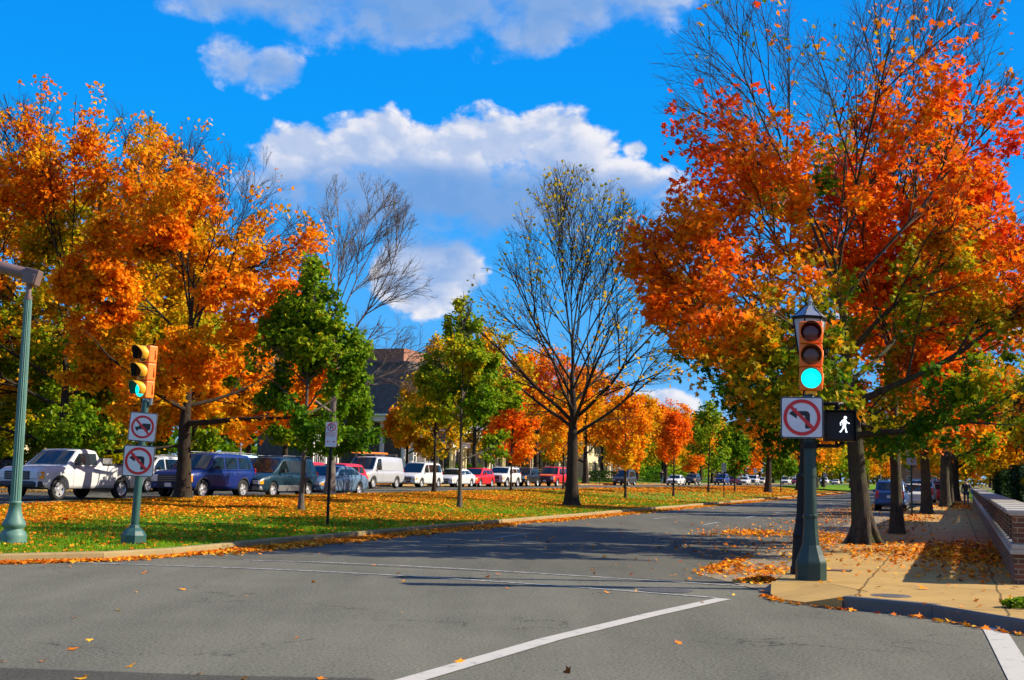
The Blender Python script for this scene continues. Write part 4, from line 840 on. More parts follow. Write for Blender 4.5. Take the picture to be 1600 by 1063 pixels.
    if sc != 1: e.scale = (sc,)*3
    return e

HL = math.atan2(-CT, -ST)        # heading back down the avenue, toward the crossing
HR = math.atan2(CT, ST)          # heading away from the camera
def atc(px, Y): p = atY(px, Y, 0.006); return p
silver = paint('silver', (0.42, 0.43, 0.45), 0.5); whitep = paint('white', (0.55, 0.55, 0.54), 0.0); red_ = paint('red', (0.62, 0.008, 0.012), 0.1)
navy = paint('navy', (0.002, 0.018, 0.14), 0.2); tealp = paint('teal', (0.002, 0.028, 0.05), 0.2); bluegrey = paint('blue_grey', (0.10, 0.18, 0.28), 0.3); black_ = paint('black', (0.005, 0.006, 0.008), 0.1)
grey_ = paint('grey', (0.035, 0.04, 0.05), 0.2); blue_ = paint('blue', (0.01, 0.05, 0.22), 0.2); orangep = paint('orange', (0.75, 0.18, 0.02), 0.1); lightblue = paint('light_blue', (0.45, 0.62, 0.75), 0.2); maroon = paint('maroon', (0.3, 0.01, 0.05), 0.2)
tanp = paint('tan', (0.55, 0.50, 0.38), 0.2); lightsilver = paint('light_silver', (0.58, 0.60, 0.62), 0.35); greyclad = mat('grey_cladding', (0.14, 0.14, 0.145), 0.5)
CARS = [
 ('pickup', 114, 44.2, whitep, 'white pickup truck with dark front bumper, nearest vehicle at the left', 'pickup truck', dict(rimdark=False), None),
 ('sedan', -8, 58, black_, 'dark car cut off by the left edge of the photo, behind the fluted pole', 'car', {}, None),
 ('minivan', 238, 60, lightsilver, 'silver minivan between the pickup truck and the orange maple trunk', 'minivan', {}, None),
 ('minivan', 352, 66, lightblue, 'pale blue van whose roof shows above the dark blue suv', 'van', {}, dict(H=1.95)),
 ('suv', 322, 49.5, navy, 'dark blue suv with roof rails right behind the orange maple trunk', 'suv', {}, None),
 ('minivan', 428, 53.5, tealp, 'teal minivan with grey lower panels, behind the dark blue suv', 'minivan', dict(clad=greyclad), None),
 ('hatch', 470, 68, red_, 'red car mostly hidden behind the teal minivan', 'car', {}, dict(H=1.62)),
 ('sedan', 516, 57.5, bluegrey, 'blue-grey sedan beside the grey trunk under the no-parking sign', 'car', {}, None),
 ('hatch', 528, 66, red_, 'red car whose roof shows over the blue-grey sedan', 'car', {}, dict(H=1.56)),
 ('van', 584, 80, silver, 'large silver cargo van carrying an orange ladder on its roof', 'van', {}, None),
 ('minivan', 655, 88.5, whitep, 'white minivan with roof rails parked behind the silver cargo van', 'minivan', {}, dict(H=1.8)),
 ('sedan', 711, 95, lightsilver, 'small light silver sedan between the white minivan and the red car', 'car', {}, None),
 ('hatch', 745, 99, red_, 'bright red hatchback between the silver sedan and the white suv', 'car', {}, None),
 ('suv', 786, 104, whitep, 'white suv parked behind the bright red hatchback', 'suv', {}, dict(H=1.68, L=4.6, ax=(0.92, 3.55))),
 ('jeep', 820, 110, black_, 'boxy black suv between the white suv and the red and orange truck', 'suv', {}, None),
 ('suv', 864, 115, red_, 'red suv with an orange hood just left of the half-bare tree trunk', 'suv', dict(hood=orangep), dict(bumper='dark', H=1.85, W=1.98)),
 ('minivan', 976, 147, grey_, 'dark grey minivan alone by the kerb right of the half-bare tree', 'minivan', {}, dict(H=1.85)),
 ('sedan', 1056, 166, whitep, 'white coupe parked behind the red-orange young tree', 'car', {}, None),
 ('jeep', 1082, 177, grey_, 'dark suv parked next to the white coupe', 'suv', {}, None),
 ('suv', 1128, 199, blue_, 'dark blue suv seen beyond the young green trees', 'suv', {}, None),
 ('hatch', 1147, 209, red_, 'small red car beyond the young green trees, next to a dark blue suv', 'car', {}, None),
 ('sedan', 1163, 218, whitep, 'white sedan beyond the young green trees, next to a small red car', 'car', {}, None),
 ('suv', 1177, 229, lightsilver, 'silver suv beyond the young green trees, next to a white sedan', 'suv', {}, None),
 ('sedan', 1190, 242, tanp, 'tan car at the far end of the parked row, left of the thick dark trunk', 'car', {}, None),
 ('minivan', 1228, 272, whitep, 'far-off white van just left of the black lamp post', 'van', {}, None),
 ('hatch', 1244, 290, maroon, 'far-off maroon car touching the left of the black lamp post', 'car', {}, None),
 ('pickup', 1288, 300, whitep, 'far-off white pickup between the green pole and the large maple trunk', 'pickup truck', {}, None),
 ('sedan', 1306, 318, tanp, 'far-off tan car just left of the large maple trunk', 'car', {}, None)]
for (kind, px, Y, pm, lab, cat, kw, ow) in CARS:
    car(kind, atc(px, Y), HL, pm, lab, cat, 'parked_car' if cat == 'car' else cat.replace(' ', '_'), 'cars in the left carriageway and along its kerb', detail=2 if Y < 70 else 1, ow=ow, **kw)
bluewag = paint('wagon_blue', (0.02, 0.07, 0.20), 0.2)
for (kind, px, Y, pm, lab, cat, ow) in (('wagon', 1393, 68.5, bluewag, 'blue wagon seen from behind, parked just right of the large maple trunk', 'car', dict(H=1.66, gc=0.3)), ('sedan', 1424, 77, whitep, 'white car parked ahead of the blue wagon', 'car', dict(H=1.5)),
      ('suv', 1441, 89, silver, 'silver suv parked ahead of the white car by the sidewalk', 'suv', None), ('hatch', 1457, 101, red_, 'red car parked beyond the silver suv by the sidewalk', 'car', None), ('minivan', 1460, 118, grey_, 'dark van farthest of the cars parked by the sidewalk', 'van', None)):
    car(kind, Vector(atY(px, Y)) + Vector((0, 0, 0.008)), HR, pm, lab, cat, 'parked_car' if cat == 'car' else cat, 'cars parked along the sidewalk', ow=ow)
# ladder on the van roof
p = atc(584, 80); e = empty('ladder', (p.x, p.y, p.z), HL, 'orange extension ladder lying on the roof of the silver cargo van', 'ladder')
for y in (-0.42, -0.02): mb = MB(); mb.box((-0.35, y-0.3, 2.30), (4.6, 0.05, 0.11), 0, None, 0.01); mb.build('rail', orangep, e)
mb = MB(); 
for k in range(15): mb.tube([(-2.5+k*0.31, -0.72, 2.30), (-2.5+k*0.31, -0.32, 2.30)], 0.02, 6)
mb.build('rungs', M['steel'], e)
mb = MB()
for x in (-1.9, 0.0, 1.2): mb.box((x, 0, 2.21), (0.05, 1.5, 0.04)); mb.box((x, -0.7, 2.13), (0.04, 0.04, 0.16)); mb.box((x, 0.7, 2.13), (0.04, 0.04, 0.16))
mb.build('roof_rack', M['steel'], e)
# ---------------------------------------------------------------- street furniture
def arc(cx, cy, r, a0, a1, n): return [(cx+r*math.cos(a0+(a1-a0)*i/(n-1)), cy+r*math.sin(a0+(a1-a0)*i/(n-1))) for i in range(n)]
def rrect(w, h, r, n=5):
    P = []
    for (sx_, sy_, a) in ((1, 1, 0), (-1, 1, PI/2), (-1, -1, PI), (1, -1, 1.5*PI)): P += arc(sx_*(w/2-r), sy_*(h/2-r), r, a, a+PI/2, n)
    return P
SM = Matrix.Rotation(PI/2, 4, 'X')     # lays xy shapes upright, facing -y
def sign(parent, z, w, h, kind, x=0.0, y=0.0, rz=0.0, tilt=0.0):
    T = Matrix.Translation((x, y, z)) @ Matrix.Rotation(rz, 4, 'Z') @ Matrix.Rotation(tilt, 4, 'Y') @ SM
    s_ = MB(); s_.prism(rrect(w, h, 0.04*w/0.6), -0.002, 0.004, 0, T); sp = s_.build('sign_panel', M['signback'] if kind != 'rect' else M['signwhite'], parent)
    b = MB(); b.prism(rrect(w*0.985, h*(1-0.015*w/h), 0.038), 0.004, 0.006, 0, T); b.build('border', M['signblack'] if kind != 'parking' else M['signred'], sp)
    f = MB(); f.prism(rrect(w*0.94, h-0.06*w, 0.03), 0.006, 0.008, 0, T); f.build('face', M['signwhite'], sp)
    def ring(R, r, cy, z0, z1, m, nm='prohibition_ring'):
        q = MB(); N = 40; vs = []
        for zz in (z0, z1):
            for rad in (R, r): vs += [(rad*math.cos(2*PI*k/N), cy+rad*math.sin(2*PI*k/N), zz) for k in range(N)]
        fs = []
        for k in range(N):
            k2 = (k+1) % N; fs += [(2*N+k, 2*N+k2, 3*N+k2, 3*N+k), (k, k2, 2*N+k2, 2*N+k)]
        fs = [f_[::-1] for f_ in fs]
        q.add(vs, fs, 0, False, T)
        a = math.radians(-45); c, s = math.cos(a), math.sin(a); hw_ = (R-r)/2*0.95; L_ = r+(R-r)*0.4
        pts = [(c*u-s*v, cy+s*u+c*v) for (u, v) in ((-L_, -hw_), (L_, -hw_), (L_, hw_), (-L_, hw_))]
        q.prism(pts, z0+0.0002, z1-0.0004, 0, T); q.build(nm, m, sp)
    g_ = MB(); k = w
    if kind == 'left':
        ring(0.44*k, 0.355*k, 0, 0.011, 0.013, M['signred'])
        g_.prism([(0.19*k, -0.27*k), (0.19*k, 0.08*k), (0.15*k, 0.14*k), (0.10*k, 0.155*k), (-0.12*k, 0.155*k), (-0.12*k, 0.235*k), (-0.31*k, 0.10*k), (-0.12*k, -0.035*k), (-0.12*k, 0.045*k), (0.05*k, 0.045*k), (0.075*k, 0.02*k), (0.075*k, -0.27*k)], 0.008, 0.010, 0, T); g_.build('turn_arrow', M['signblack'], sp)
    if kind == 'truck':
        ring(0.42*k, 0.34*k, 0, 0.011, 0.013, M['signred'])
        g_.prism([(-0.02*k, -0.09*k), (0.28*k, -0.09*k), (0.28*k, 0.13*k), (-0.02*k, 0.13*k)], 0.008, 0.010, 0, T)
        g_.prism([(-0.27*k, -0.09*k), (-0.03*k, -0.09*k), (-0.03*k, 0.06*k), (-0.12*k, 0.06*k), (-0.16*k, 0.0), (-0.27*k, -0.01*k)], 0.008, 0.010, 0, T)
        for cx in (-0.19*k, 0.17*k): g_.prism(arc(cx, -0.105*k, 0.05*k, 0, 2*PI*15/16, 16), 0.0082, 0.0102, 0, T)
        g_.build('truck_symbol', M['signblack'], sp)
    if kind == 'parking':
        cy = h*0.29; R = w*0.36; ring(R, R*0.80, cy, 0.011, 0.013, M['signred'])
        def text(txt, size, cy_, m, nm):
            cu = bpy.data.curves.new('t', 'FONT'); cu.body = txt; cu.size = size; cu.align_x = 'CENTER'; cu.align_y = 'CENTER'; cu.extrude = 0.0006; cu.resolution_u = 3
            o = bpy.data.objects.new('t', cu); COL.objects.link(o); dg = bpy.context.evaluated_depsgraph_get(); me = bpy.data.meshes.new_from_object(o.evaluated_get(dg)); bpy.data.objects.remove(o)
            me.transform(T @ Matrix.Translation((0, cy_, 0.0094))); me.materials.clear(); link(nm, me, sp, m)
        text('P', R*1.75, cy, M['signblack'], 'letter'); text('EXCEPT', w*0.22, h*0.045, M['signred'], 'lettering'); text('SUNDAY', w*0.22, -h*0.045, M['signred'], 'lettering')
        for sx_ in (-1, 1):
            x0 = sx_*w*0.23; d = sx_
            g_.prism([(x0-d*w*.13, -h*0.27), (x0-d*w*.13, -h*0.295), (x0+d*w*.02, -h*0.295), (x0+d*w*.02, -h*0.325), (x0+d*w*.14, -h*0.2825), (x0+d*w*.02, -h*0.24), (x0+d*w*.02, -h*0.27)], 0.008, 0.010, 0, T)
        g_.build('arrows', M['signred'], sp)
    return sp
def head(parent, z, x, y, rz, housing, visor, lit, n=3, vis=0.26):
    """three-section signal head facing -y before the turn rz"""
    T = Matrix.Translation((x, y, z)) @ Matrix.Rotation(rz, 4, 'Z')
    hd = MB(); S_ = 0.345
    for k in range(n): hd.box((0, 0, S_*(k+0.5)), (0.335, 0.20, S_-0.008), 0, T, 0.02)
    for k in range(n): hd.tube([T @ Vector((0.175, 0.05, S_*k+0.08)), T @ Vector((0.175, 0.05, S_*k+0.26))], 0.012, 6)
    hd.box((0, 0.11, S_*n/2), (0.24, 0.03, S_*n-0.05), 0, T, 0.008); ho = hd.build('housing', housing, parent)
    for k in range(n):
        zc = S_*(k+0.5); Tk = T @ Matrix.Translation((0, -0.10, zc)) @ Matrix.Rotation(PI/2, 4, 'X')
        d = MB(); d.lathe([(0.158, 0.0), (0.155, 0.012)], 32, 0, Tk); d.build('lens_ring', visor, parent)
        ln = MB(); ln.lathe([(0.146, 0.0125), (0.130, 0.024), (0.08, 0.033), (0.02, 0.036)], 32, 0, Tk); m = (lit if k == 0 else (M['lens_amber'] if k == 1 else M['lens_red'])); ln.build('lens', m, parent)
        v = MB(); N = 22; q = []; a0, a1 = math.radians(-38), math.radians(218)
        for i in range(N+1):
            a = a0+(a1-a0)*i/N; ln_ = vis*(0.62+0.38*max(0, math.sin(a)))
            for (r, zz) in ((0.158, 0.0), (0.158, ln_), (0.154, ln_), (0.154, 0.0)): q.append((r*math.cos(a), r*math.sin(a), zz))
        fs = []; mi = []
        v.add(q, [(4*i+0, 4*i+4, 4*i+5, 4*i+1) for i in range(N)]+[(4*i+1, 4*i+5, 4*i+6, 4*i+2) for i in range(N)], 0, True, Tk)
        v.add(q, [(4*i+2, 4*i+6, 4*i+7, 4*i+3) for i in range(N)], 1, True, Tk); v.build('visor', [visor, M['blackmatte']], parent)
OCT = PI/8
def oct_base(mb, w, h, pole, mi=0):
    k = 1/math.cos(OCT)
    mb.lathe([(w/2*k, 0), (w/2*k, h*0.27), (w/2*k*0.97, h*0.30), (w*0.40*k, h*0.40), (w*0.29*k, h*0.55), (w*0.235*k, h*0.80), (w*0.22*k, h*0.97), (w*0.26*k, h*0.985), (w*0.26*k, h*1.02), (pole, h*1.04), (pole, h*1.3)], 8, mi, None, False, 0, OCT)
# right signal
p = at(1267, 906, 0.15); e = empty('traffic_signal', (p.x, p.y, 0.148), 0, 'dark green pole with green traffic light, no-left-turn sign and walk signal on the sidewalk corner', 'traffic signal')
mb = MB(); oct_base(mb, 0.42, 0.92, 0.094); mb.build('base', M['darkgreen'], e)
mb = MB(); mb.lathe([(0.094, 0.9), (0.086, 2.67), (0.08, 2.72), (0.03, 2.74)], 18); 
for z in (1.5, 2.25): mb.lathe([(0.1, z), (0.1, z+0.03)], 18)
mb.build('pole', M['darkgreen'], e)
yaw = math.atan2(-p.x, p.y)  # turned so it looks straight back down the road
head(e, 2.78, 0.02, -0.02, yaw*0.85, M['sigorange'], M['sigorange'], M['lens_green'], vis=0.16)
mb = MB(); mb.box((0.02, 0, 2.74), (0.16, 0.14, 0.08), 0, None, 0.02); mb.tube([(0.02, 0, 2.6), (0.02, 0, 2.79)], 0.055, 12); mb.build('mounting_neck', M['sigyellow'], e)
sign(e, 2.37, 0.61, 0.61, 'left', -0.145, -0.125, yaw*0.9)
mb = MB(); mb.tube([(0.40, 0.02, 2.58), (0.40, 0.02, 1.98)], 0.02, 6); mb.tube([(0.05, 0, 2.58), (0.38, 0, 2.59), (0.5, 0, 2.59)], 0.028, 8); mb.tube([(0.05, 0, 1.96), (0.42, 0, 1.96), (0.50, 0, 2.03)], 0.028, 8); mb.tube([(0.42, 0, 2.61), (0.42, 0, 2.51)], 0.035, 8); mb.lathe([(0.12, 1.92), (0.12, 2.01)], 14); mb.lathe([(0.11, 2.55), (0.11, 2.63)], 14); mb.build('bracket', M['black'], e)
T = Matrix.Translation((0.43, -0.03, 2.26)) @ Matrix.Rotation(yaw*0.6, 4, 'Z')
mb = MB(); mb.box((0, 0, 0), (0.46, 0.20, 0.46), 0, T, 0.03); mb.box((0, 0.11, 0), (0.36, 0.05, 0.40), 0, T, 0.02)
for k in range(3): mb.box((0.235, 0.02, -0.14+0.14*k), (0.02, 0.1, 0.06), 0, T, 0.005)
mb.build('pedestrian_housing', M['black'], e)
vz = MB()
for (c, d) in (((0, -0.14, 0.222), (0.45, 0.10, 0.012)), ((-0.222, -0.14, 0), (0.012, 0.10, 0.45)), ((0.222, -0.14, 0), (0.012, 0.10, 0.45))): vz.box(c, d, 0, T)
vz.build('pedestrian_visor', M['black'], e)
mb = MB(); mb.box((0, -0.101, 0), (0.40, 0.006, 0.40), 0, T); mb.build('pedestrian_screen', M['blackmatte'], e)
TW = T @ Matrix.Translation((0.055, -0.105, 0)) @ SM
wm = MB(); k = 0.001
def pl(pts): wm.prism([(a*k, b*k) for a, b in pts], 0, 0.003, 0, TW)
wm.prism(arc(0.022, 0.118, 0.024, 0, 2*PI*15/16, 16), 0, 0.003, 0, TW)
pl([(-22, 84), (-6, 92), (30, 88), (40, 66), (34, 20), (26, -2), (-14, -2), (-18, 30)])
pl([(-22, 84), (-18, 66), (-40, 36), (-38, 2), (-52, 2), (-56, 40)]); pl([(30, 88), (40, 70), (62, 48), (84, 40), (80, 26), (56, 34), (34, 56)])
pl([(-14, -2), (8, -2), (2, -34), (-22, -68), (-46, -102), (-66, -92), (-58, -84), (-30, -52)]); pl([(6, -2), (26, -2), (34, -40), (40, -74), (52, -92), (46, -104), (24, -100), (20, -64), (10, -34)])
wm.build('walking_figure', M['walk'], e)
# black lantern post standing right behind it
p2 = at(1254, 900, 0.15); p2 = Vector((p2.x+0.055, p2.y+0.35, 0.148)); e = empty('street_lamp', p2, 0, 'black lamp post with frosted lantern standing directly behind the green signal pole', 'street lamp'); e.rotation_euler = (0, math.radians(2.4), 0)
mb = MB(); mb.lathe([(0.165, 0), (0.165, 0.10), (0.145, 0.13), (0.14, 0.55), (0.15, 0.60), (0.13, 0.66), (0.11, 0.80), (0.115, 0.84), (0.10, 0.90), (0.095, 1.45), (0.125, 1.48), (0.125, 1.53), (0.085, 1.56)], 12, 0, None, False); mb.build('base', M['black'], e)
mb = MB(); mb.lathe([(0.085, 1.5), (0.06, 3.26), (0.085, 3.28), (0.085, 3.34), (0.05, 3.38), (0.10, 3.42)], 14); mb.build('post', M['black'], e)
z0 = 3.46; ln = MB(); n = 6
ln.lathe([(0.15, z0-0.03), (0.25, z0+0.52)], n, 0, None, False); lo = ln.build('lantern_glass', M['frost'], e)
fr = MB()
for kk in range(n):
    a = 2*PI*kk/n; c, s = math.cos(a), math.sin(a); fr.tube([(0.153*c, 0.153*s, z0-0.03), (0.255*c, 0.255*s, z0+0.52)], 0.013, 5)
fr.lathe([(0.16, z0-0.06), (0.16, z0-0.015)], n, 0, None, False); fr.lathe([(0.275, z0+0.52), (0.285, z0+0.56), (0.255, z0+0.58)], n, 0, None, False); fr.build('lantern_frame', M['black'], e)
rf_ = MB(); rf_.lathe([(0.27, z0+0.57), (0.15, z0+0.66), (0.09, z0+0.73), (0.03, z0+0.75), (0.03, z0+0.80), (0.045, z0+0.82), (0.02, z0+0.86), (0.008, z0+0.92)], n, 0, None, False)
for kk in range(n):
    a = 2*PI*kk/n; c, s = math.cos(a), math.sin(a); rf_.tube([(0.26*c, 0.26*s, z0+0.575), (0.15*c, 0.15*s, z0+0.667), (0.09*c, 0.09*s, z0+0.735)], 0.009, 4, 1)
rf_.build('lantern_roof', [mat('lantern_metal', (0.30, 0.32, 0.35), 0.4, metal=0.5), M['black']], e)
# left signal, slightly leaning
p = at(208, 849, 0.14); e = empty('traffic_signal', (p.x, p.y, p.z), 0, 'leaning blue-green signal pole on the grass with yellow traffic light and two prohibition signs', 'traffic signal'); e.rotation_euler = (0, math.radians(2.0), 0)
mb = MB(); k = 1/math.cos(OCT); mb.lathe([(0.22*k, -0.05), (0.22*k, 0.16), (0.17*k, 0.24), (0.10*k, 0.30), (0.09*k, 0.34), (0.078, 0.36)], 8, 0, None, False, 0, OCT); mb.build('base', M['bluegreen'], e)
mb = MB(); mb.lathe([(0.078, 0.3), (0.07, 2.72), (0.07, 2.76), (0.03, 2.78)], 18); mb.build('pole', M['bluegreen'], e)
head(e, 2.80, -0.03, 0.0, math.radians(-36), M['sigorange'], M['sigyellow'], M['lens_green'], vis=0.24)
mb = MB(); mb.box((0.02, 0.0, 2.77), (0.13, 0.12, 0.07), 0, None, 0.01); mb.box((0.115, -0.02, 2.74), (0.05, 0.06, 0.14), 0, None, 0.01); mb.build('clamp', M['steel'], e)
ya = 0.02; sign(e, 2.24, 0.53, 0.56, 'truck', 0.02, -0.10, ya, 0.03); sign(e, 1.58, 0.60, 0.60, 'left', 0.0, -0.11, ya)
# fluted lamp column at the left edge with a flood light
p = at(20, 848, 0.14); e = empty('flood_light_pole', p, 0, 'tall fluted pale teal column at the left edge carrying a brown cylindrical flood light', 'lamp post')
mb = MB(); mb.lathe([(0.25, -0.05), (0.25, 0.03), (0.24, 0.06), (0.25, 0.12), (0.22, 0.20), (0.175, 0.24), (0.17, 0.27), (0.215, 0.30), (0.215, 0.35), (0.20, 0.39), (0.155, 0.47), (0.125, 0.58), (0.108, 0.72), (0.125, 0.735), (0.125, 0.765), (0.10, 0.78)], 32, 0, None, True, 0.035); mb.build('base', M['teal'], e)
mb = MB(); mb.lathe([(0.10, 0.76), (0.072, 4.62), (0.072, 4.66)], 32, 0, None, False, 0.11); mb.build('column', M['teal'], e)
mb = MB(); mb.lathe([(0.055, 4.6), (0.05, 4.95)], 14); mb.lathe([(0.075, 4.62), (0.075, 4.68)], 14); 
T = Matrix.Translation((0.0, 0, 5.06)) @ Matrix.Rotation(math.radians(14), 4, 'Y'); mb.box((0.05, 0, 0.02), (0.28, 0.25, 0.30), 0, T, 0.015); mb.box((0.12, -0.14, -0.02), (0.07, 0.02, 0.17), 0, T, 0.01); mb.build('fitting', M['bronze'], e)
ft = MB(); T2 = Matrix.Translation((-0.0, 0, 5.10)) @ Matrix.Rotation(math.radians(14-90), 4, 'Y'); ft.lathe([(0.118, 0.0), (0.118, 0.72)], 24, 0, T2); ft.lathe([(0.125, 0.70), (0.125, 0.745), (0.11, 0.745), (0.10, 0.70)], 24, 0, T2); ft.build('flood_light', M['bronze'], e)
# no parking sign on the median
p = at(508, 820, 0.14); e = empty('no_parking_sign', p, 0, 'white no-parking except Sunday sign on a thin black post on the median grass', 'sign'); e.rotation_euler = (0, math.radians(0.6), 0)
mb = MB(); mb.box((0.06, 0, 1.1), (0.075, 0.045, 2.6), 0, None, 0.006); mb.build('post', M['black'], e); sign(e, 2.42, 0.32, 0.68, 'parking', 0.06, -0.04, 0.05)
# small far signs seen among the trees
def small_sign(px, py, hz, w, h, lab, tilt=0.0, postm='black', face='signwhite', Y=None, off=0.13):
    p_ = at(px, py, off) if Y is None else atY(px, Y, off); e = empty('road_sign', p_, 0, lab, 'sign'); e.rotation_euler = (0, tilt, 0)
    mb = MB(); mb.box((0, 0, hz/2), (0.07, 0.05, hz+0.1), 0, None, 0.005); mb.build('post', M[postm], e)
    mb = MB(); mb.box((0, -0.045, hz-h/2+0.05), (w, 0.01, h), 0, None, 0.002); mb.build('sign_panel', M[face], e); return e
small_sign(1131, 778, 2.5, 0.35, 0.62, 'small grey-backed sign on a dark post in front of the young green trees', 0, 'black', 'signback')
small_sign(1180, 758, 2.6, 0.5, 0.7, 'small white sign on a green post beyond the young green trees', 0, 'darkgreen', 'signwhite')
small_sign(1287, 766, 2.4, 0.5, 0.6, 'leaning sign post on the grass right of the green signal pole', math.radians(5), 'black', 'signback')
small_sign(1425, 807, 2.75, 0.42, 0.62, 'grey sign on a thin green post between two sidewalk tree trunks', 0, 'darkgreen', 'signback', off=0.15)
small_sign(937, 755, 3.0, 0.35, 0.5, 'tall green sign post beside the grey trunk near the dark minivan', 0, 'darkgreen', 'darkgreen', Y=138)
# ---------------------------------------------------------------- wall along the sidewalk
TW_ = 0.745
def stm(s, t, z=0.0):  # matrix: local x along the street, local y to its left
    x, y = s2w(s, t); return Matrix.Translation((x, y, z)) @ Matrix.Rotation(math.atan2(CT, ST), 4, 'Z')
def place(name, s, t, z, label, cat, group=None):
    x, y = s2w(s, t); return empty(name, (x, y, z), math.atan2(CT, ST), label, cat, group)
S0, S1 = 19.5, 100.0
e = place('brick_wall', S0, TW_, 0.14, 'low brown brick garden wall with pale cap stones along the sidewalk', 'wall'); e.rotation_euler.z -= 0.006
mb = MB(); mb.box(((S1-S0)/2, -0.25, 0.21), (S1-S0, 0.40, 0.46)); mb.build('plinth', M['brick_dark'], e)
mb = MB(); x = -0.06
while x < S1-S0: mb.box((x+0.6, -0.25, 0.475), (1.195, 0.50, 0.075), 0, None, 0.008); mb.box((x+0.6, -0.25, 0.55), (1.195, 0.46, 0.07), 0, None, 0.008); x += 1.2
mb.build('stone_course', M['cap_stone'], e)
st = MB(); x = 0.0; piers = []
while x < S1-S0-1:
    w_ = 0.85 if x == 0 else 0.42
    pm_ = MB(); pm_.box((x+w_/2, -0.25, 0.80), (w_, 0.38, 0.44)); pm_.build('pier', M['brick_dark'], e) if len(piers) < 36 else st.box((x+w_/2, -0.25, 0.80), (w_, 0.38, 0.44))
    piers.append((x, w_)); x += w_+0.62+(0.30 if x == 0 else 0)
st.v and tag(st.build('pier', M['brick_dark'], e), kind='stuff')
cp = MB(); x = -0.05; i = 0
while x < S1-S0: cp.box((x+0.52, -0.25, 1.015), (1.02, 0.50+(0.04 if i % 2 else 0), 0.028), 0, None, 0.006); cp.box((x+0.52, -0.25, 1.055+0.01*(i % 2)), (1.02, 0.56, 0.05), 0, None, 0.008); x += 1.035; i += 1
cp.build('cap_stones', M['cap_stone'], e)
rl = MB(); 
for (a, w_), (b_, _) in zip(piers, piers[1:]):
    x = a+w_+0.055
    while x < b_-0.03: rl.box((x, -0.25, 0.79), (0.032, 0.032, 0.44)); x += 0.085
rl.build('railing', M['iron'], e)

# ---------------------------------------------------------------- hedges, bushes
def bush(name, label, cat, loc, rz, dims, n, ls, leafm, hv, seed, round_=False, group=None):
    r = np.random.default_rng(seed); a, b_, h = dims; e = empty(name, loc, rz, label, cat, group)
    P = r.uniform(-1, 1, (n*2, 3)); 
    if round_: P = unit(r.normal(size=(n*2, 3)))*r.uniform(0.62, 1.0, (n*2, 1))**0.5
    else: m_ = np.abs(P).max(1, keepdims=True); P = P/m_*r.uniform(0.75, 1.0, (n*2, 1))
    P = P[P[:, 2] > -0.98][:n]; P = P*np.array([a/2, b_/2, h/2])+np.array([0, 0, h/2]); P *= 1+0.07*fnoise(P, 2.0, seed)[:, None]
    me = leaves_mesh(P, ls, hv+0.25*fnoise(P, 1.5, seed+1)+r.normal(size=len(P))*0.1, r.uniform(0.7, 1.2, len(P)), LEAF4, r); link('foliage', me, e, M[leafm])
    c = MB()
    for k in range(9):
        q = r.uniform(-.35, .35, 2); c.tube([(q[0]*a*.5, q[1]*b_*.5, -0.05), (q[0]*a, q[1]*b_, h*0.8)], [0.03, 0.012], 5)
    c.build('stems', M['bark_dark'], e); return e
RZ = math.atan2(CT, ST)
bush('hedge', 'long dark hedge standing behind the brick wall on the right', 'hedge', GS(66, 3.6, 0.1), RZ, (70, 1.6, 2.3), 26000, 0.17, 'leaf_dark', 0.45, 5)
bush('hedge', 'dark taller hedge behind the garden trees at the right edge', 'hedge', GS(80, 9.5, 0.1), RZ, (90, 2.0, 4.6), 16000, 0.3, 'leaf_dark', 0.35, 6)
bush('bush', 'yellow-green bush poking over the brick wall near the right edge', 'bush', GS(31, 2.9, 0.1), 0, (1.8, 1.8, 1.5), 2500, 0.12, 'leaf_green', 0.55, 7, True)
hb = [(41, -47.5, 5.5, 1.6, 1.7, 'clipped dark green hedge in front of the brick house, just right of the pickup cab'), (30, -47, 5, 1.5, 1.4, 'dark hedge in front of the house at the left edge'), (52, -47.5, 6, 1.5, 1.3, 'low hedge behind the silver minivan'),
      (62, -48, 7, 1.6, 1.5, 'rounded hedge behind the teal minivan'), (76, -48, 7, 1.6, 1.4, 'hedge behind the silver cargo van'), (98, -48, 9, 1.8, 1.6, 'dark hedge behind the bright red hatchback'), (117, -48, 8, 1.8, 1.8, 'rounded green hedge left of the half-bare tree trunk'), (140, -47, 9, 1.5, 1.2, 'low hedge behind the dark grey minivan'), (172, -47.5, 14, 1.8, 1.5, 'hedge behind the white coupe'), (205, -47.5, 16, 1.8, 1.6, 'far hedge behind the last parked cars')]
for i, (s_, t_, a, b_, h, lab) in enumerate(hb): bush('hedge', lab, 'hedge', GS(s_, t_, 0.3), RZ, (a, b_, h), 3200, 0.17, 'leaf_green' if i % 3 == 0 else 'leaf_dark', 0.35 if i % 3 == 0 else .8, 20+i, group='hedges in front of the houses')
bush('topiary', 'tall clipped green conifer column between the no-truck sign and the orange maple trunk', 'topiary', atY(245, 72, 0.5), 0, (1.2, 1.2, 4.0), 2600, 0.13, 'leaf_green', 0.45, 41, True)
bush('weeds', 'tuft of green weeds at the right edge of the sidewalk corner', 'weeds', (at(1597, 950, 0.15)), 0, (0.5, 0.35, 0.12), 380, 0.05, 'leaf_green', 0.5, 42, True)

